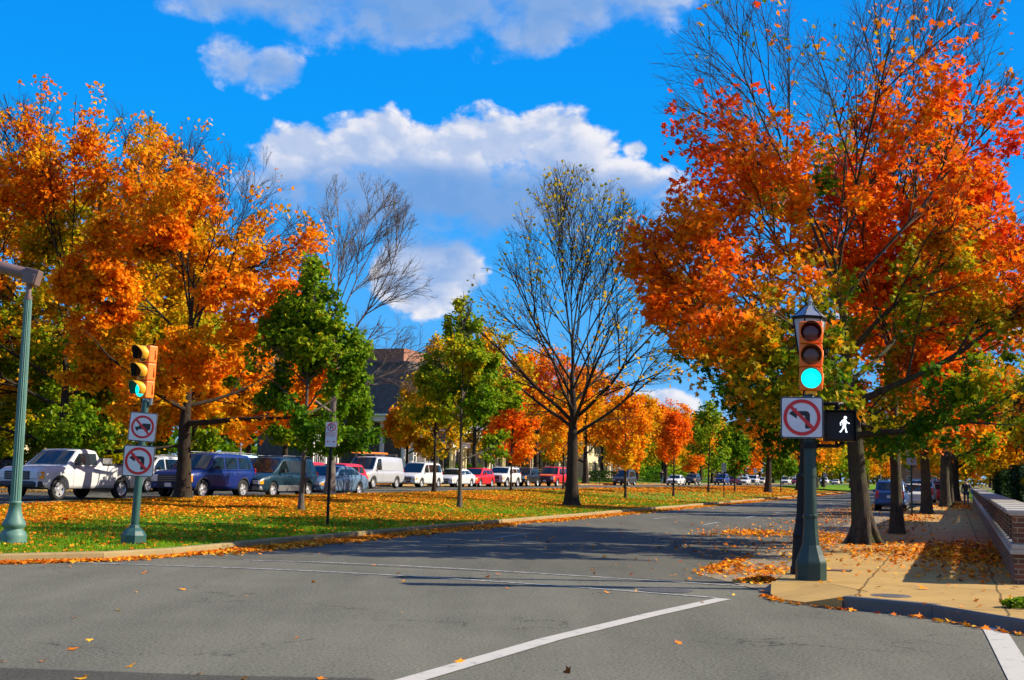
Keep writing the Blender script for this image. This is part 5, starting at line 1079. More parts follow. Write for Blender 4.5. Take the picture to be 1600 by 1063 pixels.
def wood(loc, dims, n, ls, lm, hv, seed):
    r = np.random.default_rng(seed); P = r.uniform(-1, 1, (n, 3))*np.array([dims[0]/2, dims[1]/2, 0.5]); top = dims[2]*(0.72+0.28*fnoise(P*[1, 1, 0], 0.25, seed)); P[:, 2] = (P[:, 2]+0.5)**0.8*top
    me = leaves_mesh(P, ls, hv+0.3*fnoise(P, 0.3, seed+1)+r.normal(size=n)*0.08, r.uniform(0.7, 1.2, n), LEAF4, r); o = link('far_wood', me, None, M[lm]); o.location = loc; o.rotation_euler = (0, 0, RZ); tag(o, kind='stuff')
wood(GS(520, -20, 0), (14, 300, 16), 16000, 1.5, 'leaf_yellow', 0.4, 61); wood(GS(250, -92, 0), (440, 9, 12), 26000, 1.0, 'leaf_green', 0.5, 62); wood(GS(270, 44, 0), (440, 8, 11), 22000, 0.9, 'leaf_dark', 0.8, 63)
# ---------------------------------------------------------------- houses
def house(name, label, s, t, ln, dp, wall_h, wallm, roofm='slate', roof='hip', floors=2, bays=4, base=0.75, porch=True, roof_h=2.6, winm='cream', shutters=True, sidewin=True, parapet=None):
    """front looks toward +t (the avenue); local x along the street, local y = -t"""
    z0 = float(B(s, t))+0.1; e = place(name, s, t, z0, label, 'house'); F_ = -1
    mb = MB(); mb.box((0, dp/2, wall_h/2), (ln, dp, wall_h)); wl = mb.build('wall', M[wallm], e)
    mb = MB(); mb.box((0, dp/2, base/2-0.1), (ln+0.12, dp+0.12, base+0.2)); mb.build('foundation', M['stone'], e)
    r = MB(); o = 0.5; zz = wall_h
    if roof == 'hip':
        k = min(dp, ln)/2+o; v = [(-ln/2-o, -o, zz), (ln/2+o, -o, zz), (ln/2+o, dp+o, zz), (-ln/2-o, dp+o, zz), (-ln/2-o+k, dp/2, zz+roof_h), (ln/2+o-k, dp/2, zz+roof_h)]
        if ln < dp: v[4] = (0, -o+k, zz+roof_h); v[5] = (0, dp+o-k, zz+roof_h); fs = [(0, 1, 4), (1, 2, 5, 4), (2, 3, 5), (3, 0, 4, 5), (3, 2, 1, 0)]
        else: fs = [(0, 1, 5, 4), (1, 2, 5), (2, 3, 4, 5), (3, 0, 4), (3, 2, 1, 0)]
        r.add(v, fs)
    elif roof == 'gable':
        v = [(-ln/2-o, -o, zz), (ln/2+o, -o, zz), (ln/2+o, dp+o, zz), (-ln/2-o, dp+o, zz), (-ln/2-o, dp/2, zz+roof_h), (ln/2+o, dp/2, zz+roof_h)]
        r.add(v, [(0, 1, 5, 4), (2, 3, 4, 5), (1, 2, 5), (3, 0, 4), (3, 2, 1, 0)])
    else: r.box((0, dp/2, zz+0.1), (ln+0.3, dp+0.3, 0.2)); 
    ro = r.build('roof', M[roofm], e)
    if parapet: mb = MB(); mb.box((0, dp/2, zz+0.8), (ln*0.9, dp*0.9, 1.4)); mb.build('penthouse', M[parapet], e)
    c = MB(); c.box((ln*0.3, dp*0.6, wall_h+roof_h*0.7), (0.9, 0.7, 2.4)); c.box((ln*0.3, dp*0.6, wall_h+roof_h*0.7+1.25), (1.05, 0.85, 0.12)); c.build('chimney', M[wallm], ro)
    fh = (wall_h-base)/floors
    def win(x, z, w_=1.05, h=1.6, side=0):
        if side: R_ = Matrix.Translation((side*ln/2, x, z)) @ Matrix.Rotation(side*PI/2, 4, 'Z')
        else: R_ = Matrix.Translation((x, 0, z))
        f = MB()
        for (c_, d) in (((0, -0.03, h/2+0.06), (w_+0.24, 0.10, 0.12)), ((-w_/2-0.06, -0.03, 0), (0.12, 0.10, h)), ((w_/2+0.06, -0.03, 0), (0.12, 0.10, h)), ((0, -0.02, 0), (w_, 0.06, 0.06)), ((0, -0.02, 0), (0.04, 0.055, h))): f.box(c_, d, 0, R_)
        wo = f.build('window', M[winm], e)
        p_ = MB(); p_.box((0, -0.004, 0), (w_, 0.02, h), 0, R_); p_.build('pane', M['glasspane'], wo)
        q = MB(); q.box((0, -0.09, -h/2-0.06), (w_+0.36, 0.22, 0.12), 0, R_); q.build('sill', M[winm], wo)
        if shutters and not side:
            for sg in (-1, 1): q = MB(); q.box((sg*(w_/2+0.36), -0.03, 0), (0.42, 0.05, h+0.05), 0, R_); q.build('shutter', M['shutter'], wo)
    for fl in range(floors):
        for k in range(bays):
            x = -ln/2+ln*(k+0.5)/bays
            if fl == 0 and k == bays//2: continue
            win(x, base+fh*(fl+0.52))
        for k in range(2 if sidewin else 0): win(dp*(k*0.5+0.25), base+fh*(fl+0.52), side=-1)
    xd = -ln/2+ln*(bays//2+0.5)/bays
    d = MB(); d.box((xd, -0.04, base+1.05), (1.0, 0.06, 2.1)); do = d.build('door', M['shutter'], e)
    d = MB(); d.box((xd, -0.05, base+2.17), (1.4, 0.1, 0.14)); d.box((xd-0.6, -0.05, base+1.05), (0.16, 0.1, 2.1)); d.box((xd+0.6, -0.05, base+1.05), (0.16, 0.1, 2.1)); d.build('frame', M[winm], do)
    d = MB(); d.lathe([(0.03, 0), (0.04, 0.03), (0.02, 0.06)], 8, 0, Matrix.Translation((xd+0.38, -0.07, base+1.0)) @ Matrix.Rotation(PI/2, 4, 'X')); d.build('handle', M['chrome'], do)
    if porch:
        pw, pd = 4.2, 2.2; q = MB(); q.box((xd, -pd/2, base/2-0.12), (pw, pd, base+0.2)); 
        for k in range(3): q.box((xd, -pd-0.15-0.3*k, (base-0.2*(k+1))/2-0.1), (1.8, 0.3, base-0.2*(k+1)+0.2))
        q.build('porch_floor', M['stone'], e)
        for sg in (-1, -0.62, 0.62, 1):
            c = MB(); x = xd+sg*(pw/2-0.25); c.box((x, -pd+0.25, base+0.06), (0.42, 0.42, 0.12)); c.lathe([(0.17, 0), (0.15, 2.5), (0.2, 2.56), (0.2, 2.66)], 14, 0, Matrix.Translation((x, -pd+0.25, base+0.1))); c.build('column', M['cream'], e)
        q = MB(); q.box((xd, -pd/2, base+2.95), (pw+0.3, pd+0.3, 0.42)); q.box((xd, -pd/2, base+3.22), (pw+0.7, pd+0.6, 0.12)); q.build('porch_roof', M['white'], e)
    return e
house('brick_house', 'red brick house with cream windows and columned porch behind the white pickup truck', 39, -56, 15, 10, 7.2, 'brick', bays=5)
house('brick_house', 'brick house at the far left edge behind the fluted pole', 20, -57, 12, 9, 7.0, 'brick', bays=4, porch=False)
house('stucco_house', 'pale stucco house hidden behind the teal minivan and its trees', 62, -58, 13, 10, 6.6, 'stucco', bays=4, winm='white')
gh = house('grey_house', 'tall grey building with red brick top storey and white columned porch behind the cargo van', 110.5, -48.2, 13, 16, 11.2, 'brick_grey', roof='flat', floors=3, bays=4, sidewin=False, parapet='brick', shutters=False, winm='white')
q = MB(); q.box((-8.0, 1.0, 0.5), (3.0, 5.0, 1.2)); q.build('portico_floor', M['stone'], gh)
for (a_, b_) in ((-9.2, -1.0), (-9.2, 1.2), (-7.4, -1.0)): q = MB(); q.lathe([(0.24, 0), (0.2, 4.3), (0.27, 4.4), (0.27, 4.5)], 14, 0, Matrix.Translation((a_, b_, 1.1))); q.build('column', M['white'], gh)
q = MB(); q.box((-8.0, 1.0, 5.85), (3.4, 5.2, 0.5)); q.box((-8.0, 1.0, 6.18), (3.9, 5.7, 0.16)); q.build('portico_roof', M['white'], gh)
house('brick_house', 'brick house behind the white suv and black suv', 130, -57, 14, 11, 7.4, 'brick', bays=4, roof='gable')
house('stucco_house', 'cream house showing behind the dark grey minivan', 150, -58, 15, 11, 6.6, 'stucco', bays=5, winm='white')
house('brick_house', 'far brick house beyond the white coupe', 176, -58, 16, 11, 8.0, 'brick', bays=5, roof='gable')
house('stucco_house', 'far pale house beyond the small red car past the young green trees', 205, -58, 15, 11, 7.0, 'stucco', bays=4, porch=False)
house('apartment_building', 'large dark flat-roofed building above the trees near the middle of the horizon', 262, -74, 50, 20, 17, 'brick_grey', roof='flat', floors=4, bays=10, porch=False, shutters=False, winm='white')
house('brick_house', 'far brick building closing the end of the avenue', 430, -2, 22, 16, 11, 'brick', roof='flat', floors=3, bays=6, porch=False, shutters=False, winm='white')
# large house in its garden right of the photo, whose shade falls across walk and road
x, y = s2w(39, 10.5); house('brick_house', 'large brick house in the garden beyond the brick wall, right of the sidewalk', 45.5, 22.5, 14.5, 12, 9.2, 'brick', bays=4, porch=False, roof='gable', roof_h=4.2)
# white iron gate behind the cars
p = atY(508, 76, 0.2); e = empty('white_gate', p, RZ, 'white lattice garden gate behind the blue-grey sedan', 'gate')
mb = MB()
for y in (-1.6, 0, 1.6): mb.box((y, 0, 1.35), (0.09, 0.09, 2.9))
for z in (2.75, 2.35, 1.25, 0.95): mb.box((0, 0, z), (3.4, 0.06, 0.07))
mb.build('frame', M['white'], e); mb = MB()
for k in range(14): mb.box((-1.5+k*0.23, 0, 1.6), (0.03, 0.03, 1.5))
for k in range(12): mb.tube([(-1.5+k*0.26, 0, 0.95), (-1.38+k*0.26, 0, 1.25)], 0.02, 4); mb.tube([(-1.5+k*0.26, 0, 2.75), (-1.6+k*0.26, 0, 3.1)], 0.018, 4)
mb.build('bars', M['white'], e)
# low brick retaining wall of the front gardens
e = place('garden_wall', 45.5, -45.6, 0.5, 'low brick wall with pale coping in front of the brick house', 'wall')
mb = MB(); mb.box((0, 0, 0.35), (18, 0.35, 0.8)); mb.build('brickwork', M['brick_dark'], e); mb = MB(); mb.box((0, 0, 0.79), (18.1, 0.45, 0.08), 0, None, 0.01); mb.build('coping', M['stone'], e)
# utility pole behind
p = atY(374, 62, 0.2); e = empty('utility_pole', p, 0, 'thin grey pole behind the roof of the dark blue suv', 'pole'); mb = MB(); mb.lathe([(0.06, 0), (0.045, 3.9)], 10); mb.build('post', M['signback'], e); mb = MB(); mb.lathe([(0.07, 3.88), (0.07, 3.94), (0.02, 3.99)], 10); mb.build('cap', M['signback'], e)

# ---------------------------------------------------------------- fallen leaves and grass
r = np.random.default_rng(77)
def stp(s, t): return np.stack([ST*s+CT*t, CT*s-ST*t], 1)
def scatter(n, fs, z_off, zf=None): s, t = fs(n); P = np.zeros((len(s), 3)); P[:, :2] = stp(s, t); P[:, 2] = (B(s, t) if zf is None else zf)+z_off; return P
tnv = np.vectorize(tn); packs = []
def med(n, dens):
    s = 13.5+(170-13.5)*r.uniform(0, 1, n)**1.9; t = r.uniform(-26.3, -13.8, n); keep = (t < tnv(s)-0.1) & (r.uniform(0, 1, n) < dens(s, t)); return s[keep], t[keep]
def dmed(s, t):
    P = np.stack([s, t, 0*s], 1); nz = fnoise(P, 0.8, 9)
    d = 0.05+1.0*sm((-t-19.8)/3.0)*(0.25+0.75*sm((75-s)/20))*sm((s-17)/8); d += 0.32*sm((s-28)/9)*sm((-t-14.0)/0.8)*sm((80-s)/25)*(0.5+0.5*nz)
    d += 0.05*sm((s-40)/20); d *= (0.75+0.55*nz)
    for (x, y, rad, a) in ((2.94, 57.55, 3.0, .4), (-11.6, 43.5, 7, .8), (26, 124, 5, .8)): q = w2s(x, y); d += a*np.exp(-((s-q[0])**2+(t-q[1])**2)/rad**2)
    return d
packs.append(scatter(460000, lambda n: med(n, dmed), 0.145))
def kerbside(n, s0, s1, t0, wd, pw=1.0, dn=None):
    s = s0+(s1-s0)*r.uniform(0, 1, n)**1.6; t = t0+np.abs(r.normal(size=n))*wd; P = np.stack([s, t, 0*s], 1); k = r.uniform(0, 1, n) < 0.55+0.6*fnoise(P, 1.1, 4)
    return s[k], t[k]
# gutter along the median kerb
def g1(n):
    s, t = kerbside(n, 19.5, 168, 0, 0.30); return s, t+tnv(s)+0.05
packs.append(scatter(60000, g1, 0.02))
def g2(n): s, t = kerbside(n, 14.0, 26, 0, 0.16); return s, t+tnv(s)+0.03
packs.append(scatter(16000, g2, 0.02))
def g3(n): s = r.uniform(14.0, 60, n); return s, tnv(s)+0.02+np.abs(r.normal(size=n))*0.11
packs.append(scatter(24000, g3, 0.02))
def far_g(n): s, t = kerbside(n, 22, 170, -38.9, 0.5); return s, t
packs.append(scatter(9000, far_g, 0.02)); packs.append(scatter(22000, lambda n: (r.uniform(25, 170, n), r.uniform(-44, -39.4, n)), 0.16))
def blobl(n, px, py, rs, rt, off, zz):
    p_ = at(px, py, off); s0, t0 = w2s(p_.x, p_.y); s = s0+r.normal(size=n)*rs; t = t0+r.normal(size=n)*rt; P = np.zeros((n, 3)); P[:, :2] = stp(s, t); P[:, 2] = zz+r.uniform(0, 0.015, n); return P, s, t
def onwalk(args, tmin=-2.6, tmax=0.95, lim=None):
    P, s, t = args; k = (t > tmin) & (t < tmax); return P[k]
def offwalk(args, tmax=-2.62): P, s, t = args; return P[t < tmax]
packs += [onwalk(blobl(1300, 1430, 862, 2.3, 1.1, .15, .165)), onwalk(blobl(1500, 1510, 868, 3.2, 0.5, .15, .165)), onwalk(blobl(120, 1400, 872, 3, 1.3, .15, .16)), onwalk(blobl(50, 1440, 900, 3.0, 1.4, .15, .16)),
          offwalk(blobl(1000, 1290, 845, 3.2, 0.35, .0, .02)), offwalk(blobl(900, 1180, 834, 1.2, 0.7, .0, .02)), offwalk(blobl(160, 1240, 858, 2.6, 1.2, .0, .02)), offwalk(blobl(130, 1150, 860, 4.0, 2.4, .0, .02)), offwalk(blobl(500, 1280, 825, 7, 1.6, .0, .02)),
          offwalk(blobl(1500, 1330, 800, 14, 0.8, .0, .02)), onwalk(blobl(1600, 1500, 790, 9, 0.9, .15, .165)), onwalk(blobl(900, 1420, 812, 8, 0.6, .15, .165)), offwalk(blobl(500, 1196, 893, 0.8, 0.5, .0, .02)), offwalk(blobl(300, 1130, 885, 1.2, .12, .0, .02))]
P, s, t = blobl(420, 1192, 910, 0.20, 0.20, 0, 0.02); P[:, 2] += np.maximum(0, 0.10-0.3*np.hypot(s-s.mean(), t-t.mean()))*r.uniform(0, 1, len(P)); packs.append(P)
# along the corner kerb
cs_ = np.array([(13.0, 3.0), (14.35, 0.66), (15.5, -0.32), (16.0, -1.39), (16.5, -2.1), (17.3, -2.5)]); u_ = r.uniform(0, 5, 1500); i_ = u_.astype(int); q_ = cs_[i_]*(1-(u_-i_))[:, None]+cs_[np.minimum(i_+1, 5)]*(u_-i_)[:, None]
P = np.zeros((1500, 3)); P[:, :2] = stp(q_[:, 0]-np.abs(r.normal(size=1500))*0.06-0.03, q_[:, 1]-np.abs(r.normal(size=1500))*0.05); P[:, 2] = 0.015; packs.append(P[r.uniform(0, 1, 1500) < 0.10+0.55*(fnoise(P, 2.2, 6) > 0.35)])
# strays on the asphalt
n = 90; s = r.uniform(6, 30, n); t = r.uniform(-18, 0, n); k = ((s < 17) | (t > -13)) & ((t < -2.8) | (s < 13.5)); P = np.zeros((k.sum(), 3)); P[:, :2] = stp(s[k], t[k]); P[:, 2] = 0.012; packs.append(P)
n = 60; s = r.uniform(6.2, 8.6, n); t = r.uniform(-9, -2, n); P = np.zeros((n, 3)); P[:, :2] = stp(s, t); P[:, 2] = 0.012; packs.append(P)
n = 260; s = r.uniform(25, 120, n); t = r.uniform(-13.3, -3, n); P = np.zeros((n, 3)); P[:, :2] = stp(s, t); P[:, 2] = 0.015; packs.append(P)
n = 110; s = r.uniform(15.8, 60, n); t = r.uniform(-2.2, .9, n); P = np.zeros((n, 3)); P[:, :2] = stp(s, t); P[:, 2] = 0.16; packs.append(P)
LP = np.concatenate(packs); n = len(LP); dist = np.hypot(LP[:, 0], LP[:, 1]); print('leaves', n)
near = dist < 24; 
for nm, sel, shp, szz in (('fallen_leaves', near, LEAF10, 0.064), ('fallen_leaves', ~near, LEAF4, 0.08)):
    C = LP[sel]; sz = szz*(1+0.25*r.normal(size=len(C)))*np.clip(1+(np.hypot(C[:, 0], C[:, 1])-50)/120, 1, 1.8); 
    me = leaves_mesh(C, sz, 0.52+0.22*r.normal(size=len(C))+0.12*fnoise(C, 0.5, 2), r.uniform(0.65, 1.2, len(C)), shp, r, lay=True); o = link(nm, me, None, M['leaf_litter']); tag(o, kind='stuff')
# grass blades on the near median
n = 150000; s = 13.5+60*r.uniform(0, 1, n)**1.7; t = r.uniform(-26.2, -13.7, n); k = (t < tnv(s)-0.14) & (r.uniform(0, 1, n) < 0.75+0.25*fnoise(np.stack([s, t, 0*s], 1), 1.5, 3)); s, t = s[k], t[k]; n = len(s)
xy = stp(s, t); z = B(s, t)+0.12; h = r.uniform(0.035, 0.085, n); a = r.uniform(0, 6.28, n); w_ = 0.007+0.00022*np.hypot(xy[:, 0], xy[:, 1]); c, s_ = np.cos(a)*w_, np.sin(a)*w_; ln_ = r.normal(size=(n, 2))*0.025
V = np.zeros((n, 3, 3)); V[:, 0, 0] = xy[:, 0]-c; V[:, 0, 1] = xy[:, 1]-s_; V[:, 1, 0] = xy[:, 0]+c; V[:, 1, 1] = xy[:, 1]+s_; V[:, 0, 2] = z; V[:, 1, 2] = z; V[:, 2, :2] = xy+ln_; V[:, 2, 2] = z+h
me = np_mesh('grass', V.reshape(-1, 3), 3, 3, {'hue': np.clip(0.5+0.3*fnoise(np.stack([s, t, 0*s], 1), 1.0, 8)+0.15*r.normal(size=n), 0, 1), 'val': r.uniform(0.7, 1.25, n)}); o = link('grass_blades', me, None, M['grassblade']); tag(o, kind='stuff')

# ---------------------------------------------------------------- people
def skin_mesh(name, nodes, edges, m, parent, sub=1):
    """nodes: list of (x,y,z,r)"""
    me = bpy.data.meshes.new(name); me.from_pydata([q[:3] for q in nodes], edges, []); o = bpy.data.objects.new(name, me); COL.objects.link(o)
    md = o.modifiers.new('skin', 'SKIN'); 
    if not me.skin_vertices: bpy.context.view_layer.objects.active = o
    lay = me.skin_vertices[0] if me.skin_vertices else None
    if lay is None: me.attributes
    for i, q in enumerate(nodes): lay.data[i].radius = (q[3], q[3]*(q[4] if len(q) > 4 else 1.0))
    lay.data[0].use_root = True
    sb = o.modifiers.new('sub', 'SUBSURF'); sb.levels = sub; sb.render_levels = sub
    dg = bpy.context.evaluated_depsgraph_get(); nm = bpy.data.meshes.new_from_object(o.evaluated_get(dg)); bpy.data.objects.remove(o)
    nm.polygons.foreach_set('use_smooth', [True]*len(nm.polygons)); nm.materials.clear(); return link(name, nm, parent, m)
mskin = mat('skin', (0.55, 0.33, 0.23), 0.6); mhair = mat('hair', (0.05, 0.03, 0.02), 0.7); mjack = mat('dark_jacket', (0.015, 0.016, 0.02), 0.8, noise=0.2); mjean = mat('blue_jeans', (0.04, 0.08, 0.18), 0.85, noise=0.2); mshoe = mat('shoe', (0.02, 0.018, 0.016), 0.6); mbag = mat('blue_bag', (0.02, 0.12, 0.45), 0.6)
def person(loc, rz, label, bag=True, H=1.7):
    e = empty('person', loc, rz, label, 'person'); k = H/1.7   # faces +x
    sw = 0.20
    legs = []; J = {}
    hipz = 0.88
    F1 = (0.26, 0.09); F2 = (-0.22, -0.09)                      # front / rear foot x,y
    nodes = [(0, 0, 0.95, .115, 1.25), (0, 0, 1.12, .12, 1.25), (0, 0, 1.30, .13, 1.35), (0.0, 0, 1.42, .09, 1.3), (0.01, 0, 1.48, .05), (0.02, 0, 1.56, .062), (0.03, 0, 1.63, .075),
             (0.02, 0.09, 0.87, .085), (0.17, 0.10, 0.50, .055), (0.22, 0.10, 0.10, .038), (0.02, -0.09, 0.87, .085), (-0.02, -0.10, 0.50, .055), (-0.24, -0.10, 0.14, .038),
             (0, 0.17, 1.40, .058), (-0.08, 0.23, 1.15, .042), (0.02, 0.25, 0.93, .03), (0, -0.17, 1.40, .058), (0.06, -0.23, 1.15, .042), (0.17, -0.24, 0.95, .03), (0.33, 0.11, 0.05, .032), (-0.15, -0.11, 0.04, .032),
             (0.05, 0.255, 0.87, .024, 0.6), (0.22, -0.245, 0.89, .024, 0.6)]
    edges = [(0, 1), (1, 2), (2, 3), (3, 4), (4, 5), (5, 6), (0, 7), (7, 8), (8, 9), (9, 19), (0, 10), (10, 11), (11, 12), (12, 20), (3, 13), (13, 14), (14, 15), (3, 16), (16, 17), (17, 18), (15, 21), (18, 22)]
    def hand(hx, hy, hz, sg):
        for f in range(4):
            dx = -0.024+0.016*f; b = len(nodes); L_ = (0.07, 0.08, 0.075, 0.06)[f]
            nodes.extend([(hx+dx, hy, hz-0.03, .009), (hx+dx+0.006, hy-sg*0.006, hz-0.03-L_*0.55, .008), (hx+dx+0.01, hy-sg*0.022, hz-0.03-L_, .007)]); edges.extend([(b, b+1), (b+1, b+2)]); edges.append((21 if sg > 0 else 22, b))
        b = len(nodes); nodes.extend([(hx+0.035, hy-sg*0.01, hz-0.01, .009), (hx+0.05, hy-sg*0.02, hz-0.04, .008)]); edges.extend([(21 if sg > 0 else 22, b), (b, b+1)])
    hand(0.05, 0.255, 0.87, 1); hand(0.22, -0.245, 0.89, -1)
    body = skin_mesh('body', nodes, edges, mskin, e)
    hd = MB(); bm = bmesh.new(); bmesh.ops.create_uvsphere(bm, u_segments=16, v_segments=12, radius=0.1)
    jk = [(0, 0, 0.93, .145, 1.25), (0, 0, 1.12, .14, 1.3), (0, 0, 1.30, .155, 1.35), (0, 0, 1.43, .105, 1.35), (0, 0.18, 1.40, .075), (-0.08, 0.24, 1.15, .058), (0.01, 0.25, 0.97, .045), (0, -0.18, 1.40, .075), (0.06, -0.24, 1.15, .058), (0.15, -0.24, 0.98, .045), (0, 0, 0.86, .15, 1.2)]
    skin_mesh('jacket', jk, [(0, 1), (1, 2), (2, 3), (3, 4), (4, 5), (5, 6), (3, 7), (7, 8), (8, 9), (0, 10)], mjack, e)
    jn = [(0, 0, 0.93, .125, 1.25), (0.02, 0.09, 0.84, .10), (0.17, 0.10, 0.50, .07), (0.22, 0.10, 0.12, .055), (0.02, -0.09, 0.84, .10), (-0.02, -0.10, 0.50, .07), (-0.23, -0.10, 0.16, .055)]
    skin_mesh('trousers', jn, [(0, 1), (1, 2), (2, 3), (0, 4), (4, 5), (5, 6)], mjean, e)
    for (x, y, z, tp) in ((0.25, 0.105, 0.045, 0.0), (-0.22, -0.105, 0.06, 0.35)):
        T_ = Matrix.Translation((x+0.04, y, z)) @ Matrix.Rotation(tp, 4, 'Y'); s_ = MB(); s_.box((0, 0, 0), (0.27, 0.095, 0.075), 0, T_, 0.03); s_.build('shoe', mshoe, e)
    f_ = MB()
    for sg in (-1, 1): f_.box((0.107, sg*0.03, 1.60), (0.014, 0.026, 0.012), 0, None, 0.004); f_.box((0.02, sg*0.078, 1.585), (0.03, 0.014, 0.05), 1, None, 0.005)
    f_.box((0.117, 0, 1.57), (0.03, 0.022, 0.04), 1, None, 0.008); f_.box((0.105, 0, 1.535), (0.012, 0.045, 0.01), 0, None, 0.003); f_.build('face', [mhair, mskin], e)
    hr = MB()
    vs = [(v.co.x*0.98+0.005, v.co.y*0.88, v.co.z*1.02+1.625) for v in bm.verts]; bm.verts.index_update(); fs = [[v.index for v in f.verts] for f in bm.faces if not (f.calc_center_median().x > 0.045 and f.calc_center_median().z < 0.045)]; bm.free()
    hr.add(vs, fs, 0, True); hr.build('hair', mhair, e)
    e.scale = (k, k, k)
    if bag:
        bg_ = empty('shoulder_bag', Vector(loc)+Vector((0, 0, 0)), rz, 'blue bag hanging at the side of the person walking on the sidewalk', 'bag'); b_ = MB(); b_.box((-0.05, 0.36, 0.92), (0.34, 0.13, 0.30), 0, None, 0.04); b_.build('pouch', mbag, bg_)
        b_ = MB(); b_.tube([(-0.12, 0.34, 1.05), (-0.03, 0.24, 1.35), (0.0, 0.17, 1.50), (0.05, 0.26, 1.35), (0.05, 0.35, 1.05)], 0.014, 6); b_.build('strap', mbag, bg_)
    return e
p = at(1510, 791, 0.15); person((p.x, p.y, 0.148), HL, 'person in a dark jacket and blue jeans walking on the sidewalk beside the brick wall', True, 1.68)
p = atY(1034, 163, 0.25); person((p.x, p.y, p.z), HR, 'tiny far person in dark top and blue trousers left of the white coupe', False, 1.75)
# ---------------------------------------------------------------- sun, sky and clouds
SUN_EL = math.radians(34); SUN_V = Vector((math.cos(SUN_EL)*0.999, math.cos(SUN_EL)*0.03, math.sin(SUN_EL)))
sd = bpy.data.lights.new('sun', 'SUN'); so = bpy.data.objects.new('sun', sd); COL.objects.link(so)
sd.energy = 5.0; sd.angle = math.radians(0.5); sd.color = (1.0, 0.88, 0.70); so.rotation_euler = SUN_V.to_track_quat('Z', 'Y').to_euler(); so.location = (40, -10, 40)
w = bpy.data.worlds.new('World'); scene.world = w; w.use_nodes = True; g = NT(w.node_tree); bg = w.node_tree.nodes['Background']
sky = g.n('ShaderNodeTexSky'); sky.sky_type = 'NISHITA'; sky.sun_disc = False; sky.sun_elevation = SUN_EL; sky.sun_rotation = math.atan2(SUN_V.x, SUN_V.y); sky.air_density = 1.0; sky.dust_density = 0.3; sky.ozone_density = 3.0
STR = 0.12
tc = g.n('ShaderNodeTexCoord'); sx = g.n('ShaderNodeSeparateXYZ'); g.put(sx.inputs[0], tc.outputs['Generated'])
az = g.m('ARCTAN2', sx.outputs[0], sx.outputs[1]); el = g.m('ARCSINE', sx.outputs[2])
deep_blue = g.ramp(g.m('MULTIPLY', el, 1.6), [(0.0, (0.34, 0.62, 0.98)), (0.14, (0.10, 0.47, 1.0)), (0.40, (0.0, 0.35, 1.0)), (1.0, (0.0, 0.18, 0.80))])
db = g.n('ShaderNodeVectorMath', operation='SCALE'); g.put(db.inputs[0], deep_blue); db.inputs['Scale'].default_value = 0.54/STR
blue = g.mix(0.985, sky.outputs[0], db.outputs[0])
def dirof(px, py): d = ray(px, py); return math.atan2(d.x, d.y), math.asin(d.z)
blobs = [ # centre, radii (1900 per radian), weight: directions of the clouds seen that day
 (640, -72, 410, 100, 1.6), (850, 6, 135, 68, 1.0),
 (360, 90, 50, 38, 0.9), (425, 112, 48, 40, 0.8), (455, 250, 85, 48, .95), (610, 245, 100, 62, 1.0), (760, 248, 110, 64, .95), (880, 240, 100, 64, 1.0), (965, 290, 62, 45, 1.0),
 (720, 302, 285, 60, 1.3), (990, 232, 24, 20, 0.8), (668, 425, 66, 52, 1.5), (1040, 650, 100, 40, 0.6), (1500, 475, 150, 60, 0.9)]
shades = [(720, 330, 340, 62, 1.2), (640, 0, 560, 110, .85), (400, 105, 120, 50, .6), (1040, 680, 180, 50, .4), (520, 300, 110, 30, .45)]
def blob(x, y, rx, ry, wt):
    A, E = dirof(x, y); p = g.m('MULTIPLY_ADD', az, F/rx*0.86, -A*F/rx*0.86); q = g.m('MULTIPLY_ADD', el, F/ry*0.86, -E*F/ry*0.86)
    return g.m('SUBTRACT', g.m('MULTIPLY_ADD', p, g.m('MULTIPLY', p, -1.0), wt), g.m('MULTIPLY', q, q))
best = None
for b_ in blobs: v = blob(*b_); best = v if best is None else g.m('SMOOTH_MAX', best, v, 0.12)
sh = None
for b_ in shades: v = blob(*b_); sh = v if sh is None else g.m('MAXIMUM', sh, v)
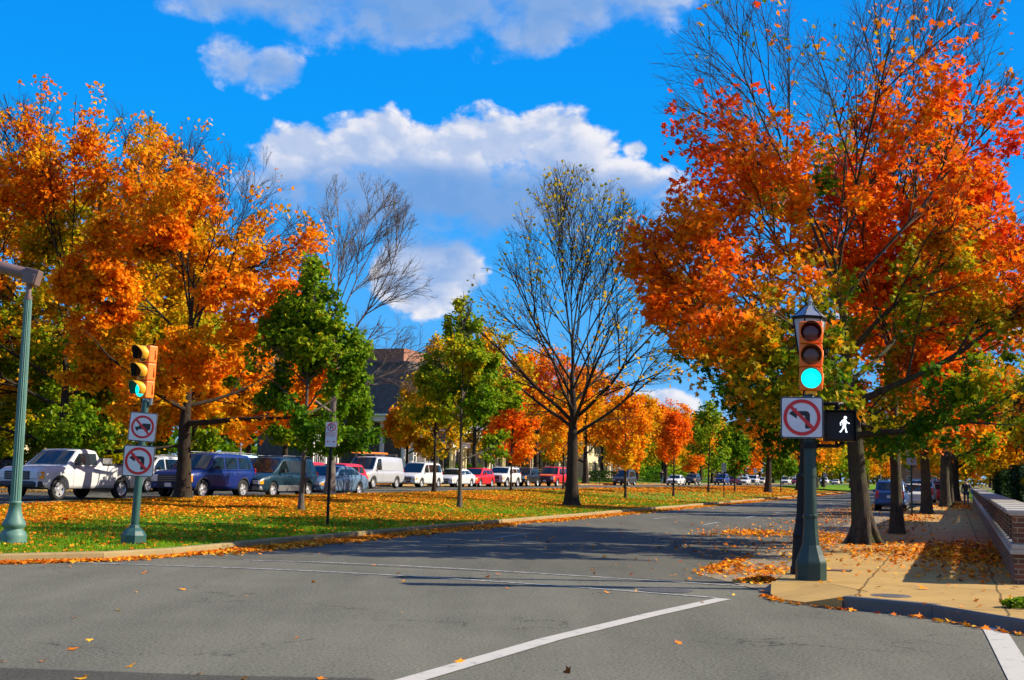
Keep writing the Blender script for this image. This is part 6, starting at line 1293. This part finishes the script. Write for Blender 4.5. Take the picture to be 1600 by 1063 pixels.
sh = g.mr(sh, -0.35, 0.95, 0, 1, True)
behind = g.m('MULTIPLY', g.m('GREATER_THAN', g.m('ABSOLUTE', az), 0.75), 1.0); best = g.m('MAXIMUM', best, g.m('SUBTRACT', g.m('MULTIPLY', behind, 9.0), 8.95))
c0 = g.n('ShaderNodeCombineXYZ'); g.put(c0.inputs[0], az); g.put(c0.inputs[1], g.m('MULTIPLY', el, 1.3))
c1 = g.n('ShaderNodeVectorMath', operation='ADD'); g.put(c1.inputs[0], c0.outputs[0]); c1.inputs[1].default_value = (0.007, 0.013, 0)
n0 = g.noise(c0.outputs[0], 17, 7, 0.58, dist=0.1); n1 = g.noise(c1.outputs[0], 17, 4, 0.55, dist=0.1)
f0 = g.m('MULTIPLY_ADD', g.m('SUBTRACT', n0, 0.5), 3.4, best)
alpha = g.mr(f0, -0.02, g.m('MULTIPLY_ADD', sh, 0.75, 0.42), 0, 1, True)
relief = g.mr(g.m('SUBTRACT', n0, n1), -0.07, 0.12, 0, 1, True)
edge = g.mr(f0, 0.35, 1.5, 1.0, 0.45, True)
lum = g.m('MULTIPLY', g.m('MULTIPLY_ADD', relief, 0.6, 0.5), edge); lum = g.m('MULTIPLY', lum, g.m('MULTIPLY_ADD', sh, -0.85, 1.0), clamp=True)
cc = g.mix(lum, (0.08/STR, 0.19/STR, 0.40/STR, 1), (0.50/STR, 0.49/STR, 0.51/STR, 1))
out = g.mix(g.m('MULTIPLY', alpha, 0.95), blue, cc); g.put(bg.inputs[0], out); bg.inputs[1].default_value = STR
w.cycles.sampling_method = 'MANUAL'; w.cycles.sample_map_resolution = 512
scene.view_settings.view_transform = 'Standard'; scene.view_settings.look = 'None'; scene.view_settings.exposure = 0.88; scene.view_settings.gamma = 1
scene.cycles.max_bounces = 4; scene.cycles.diffuse_bounces = 3; scene.cycles.glossy_bounces = 2; scene.cycles.transmission_bounces = 3; scene.cycles.transparent_max_bounces = 4; scene.cycles.use_adaptive_sampling = True; scene.cycles.adaptive_threshold = 0.02
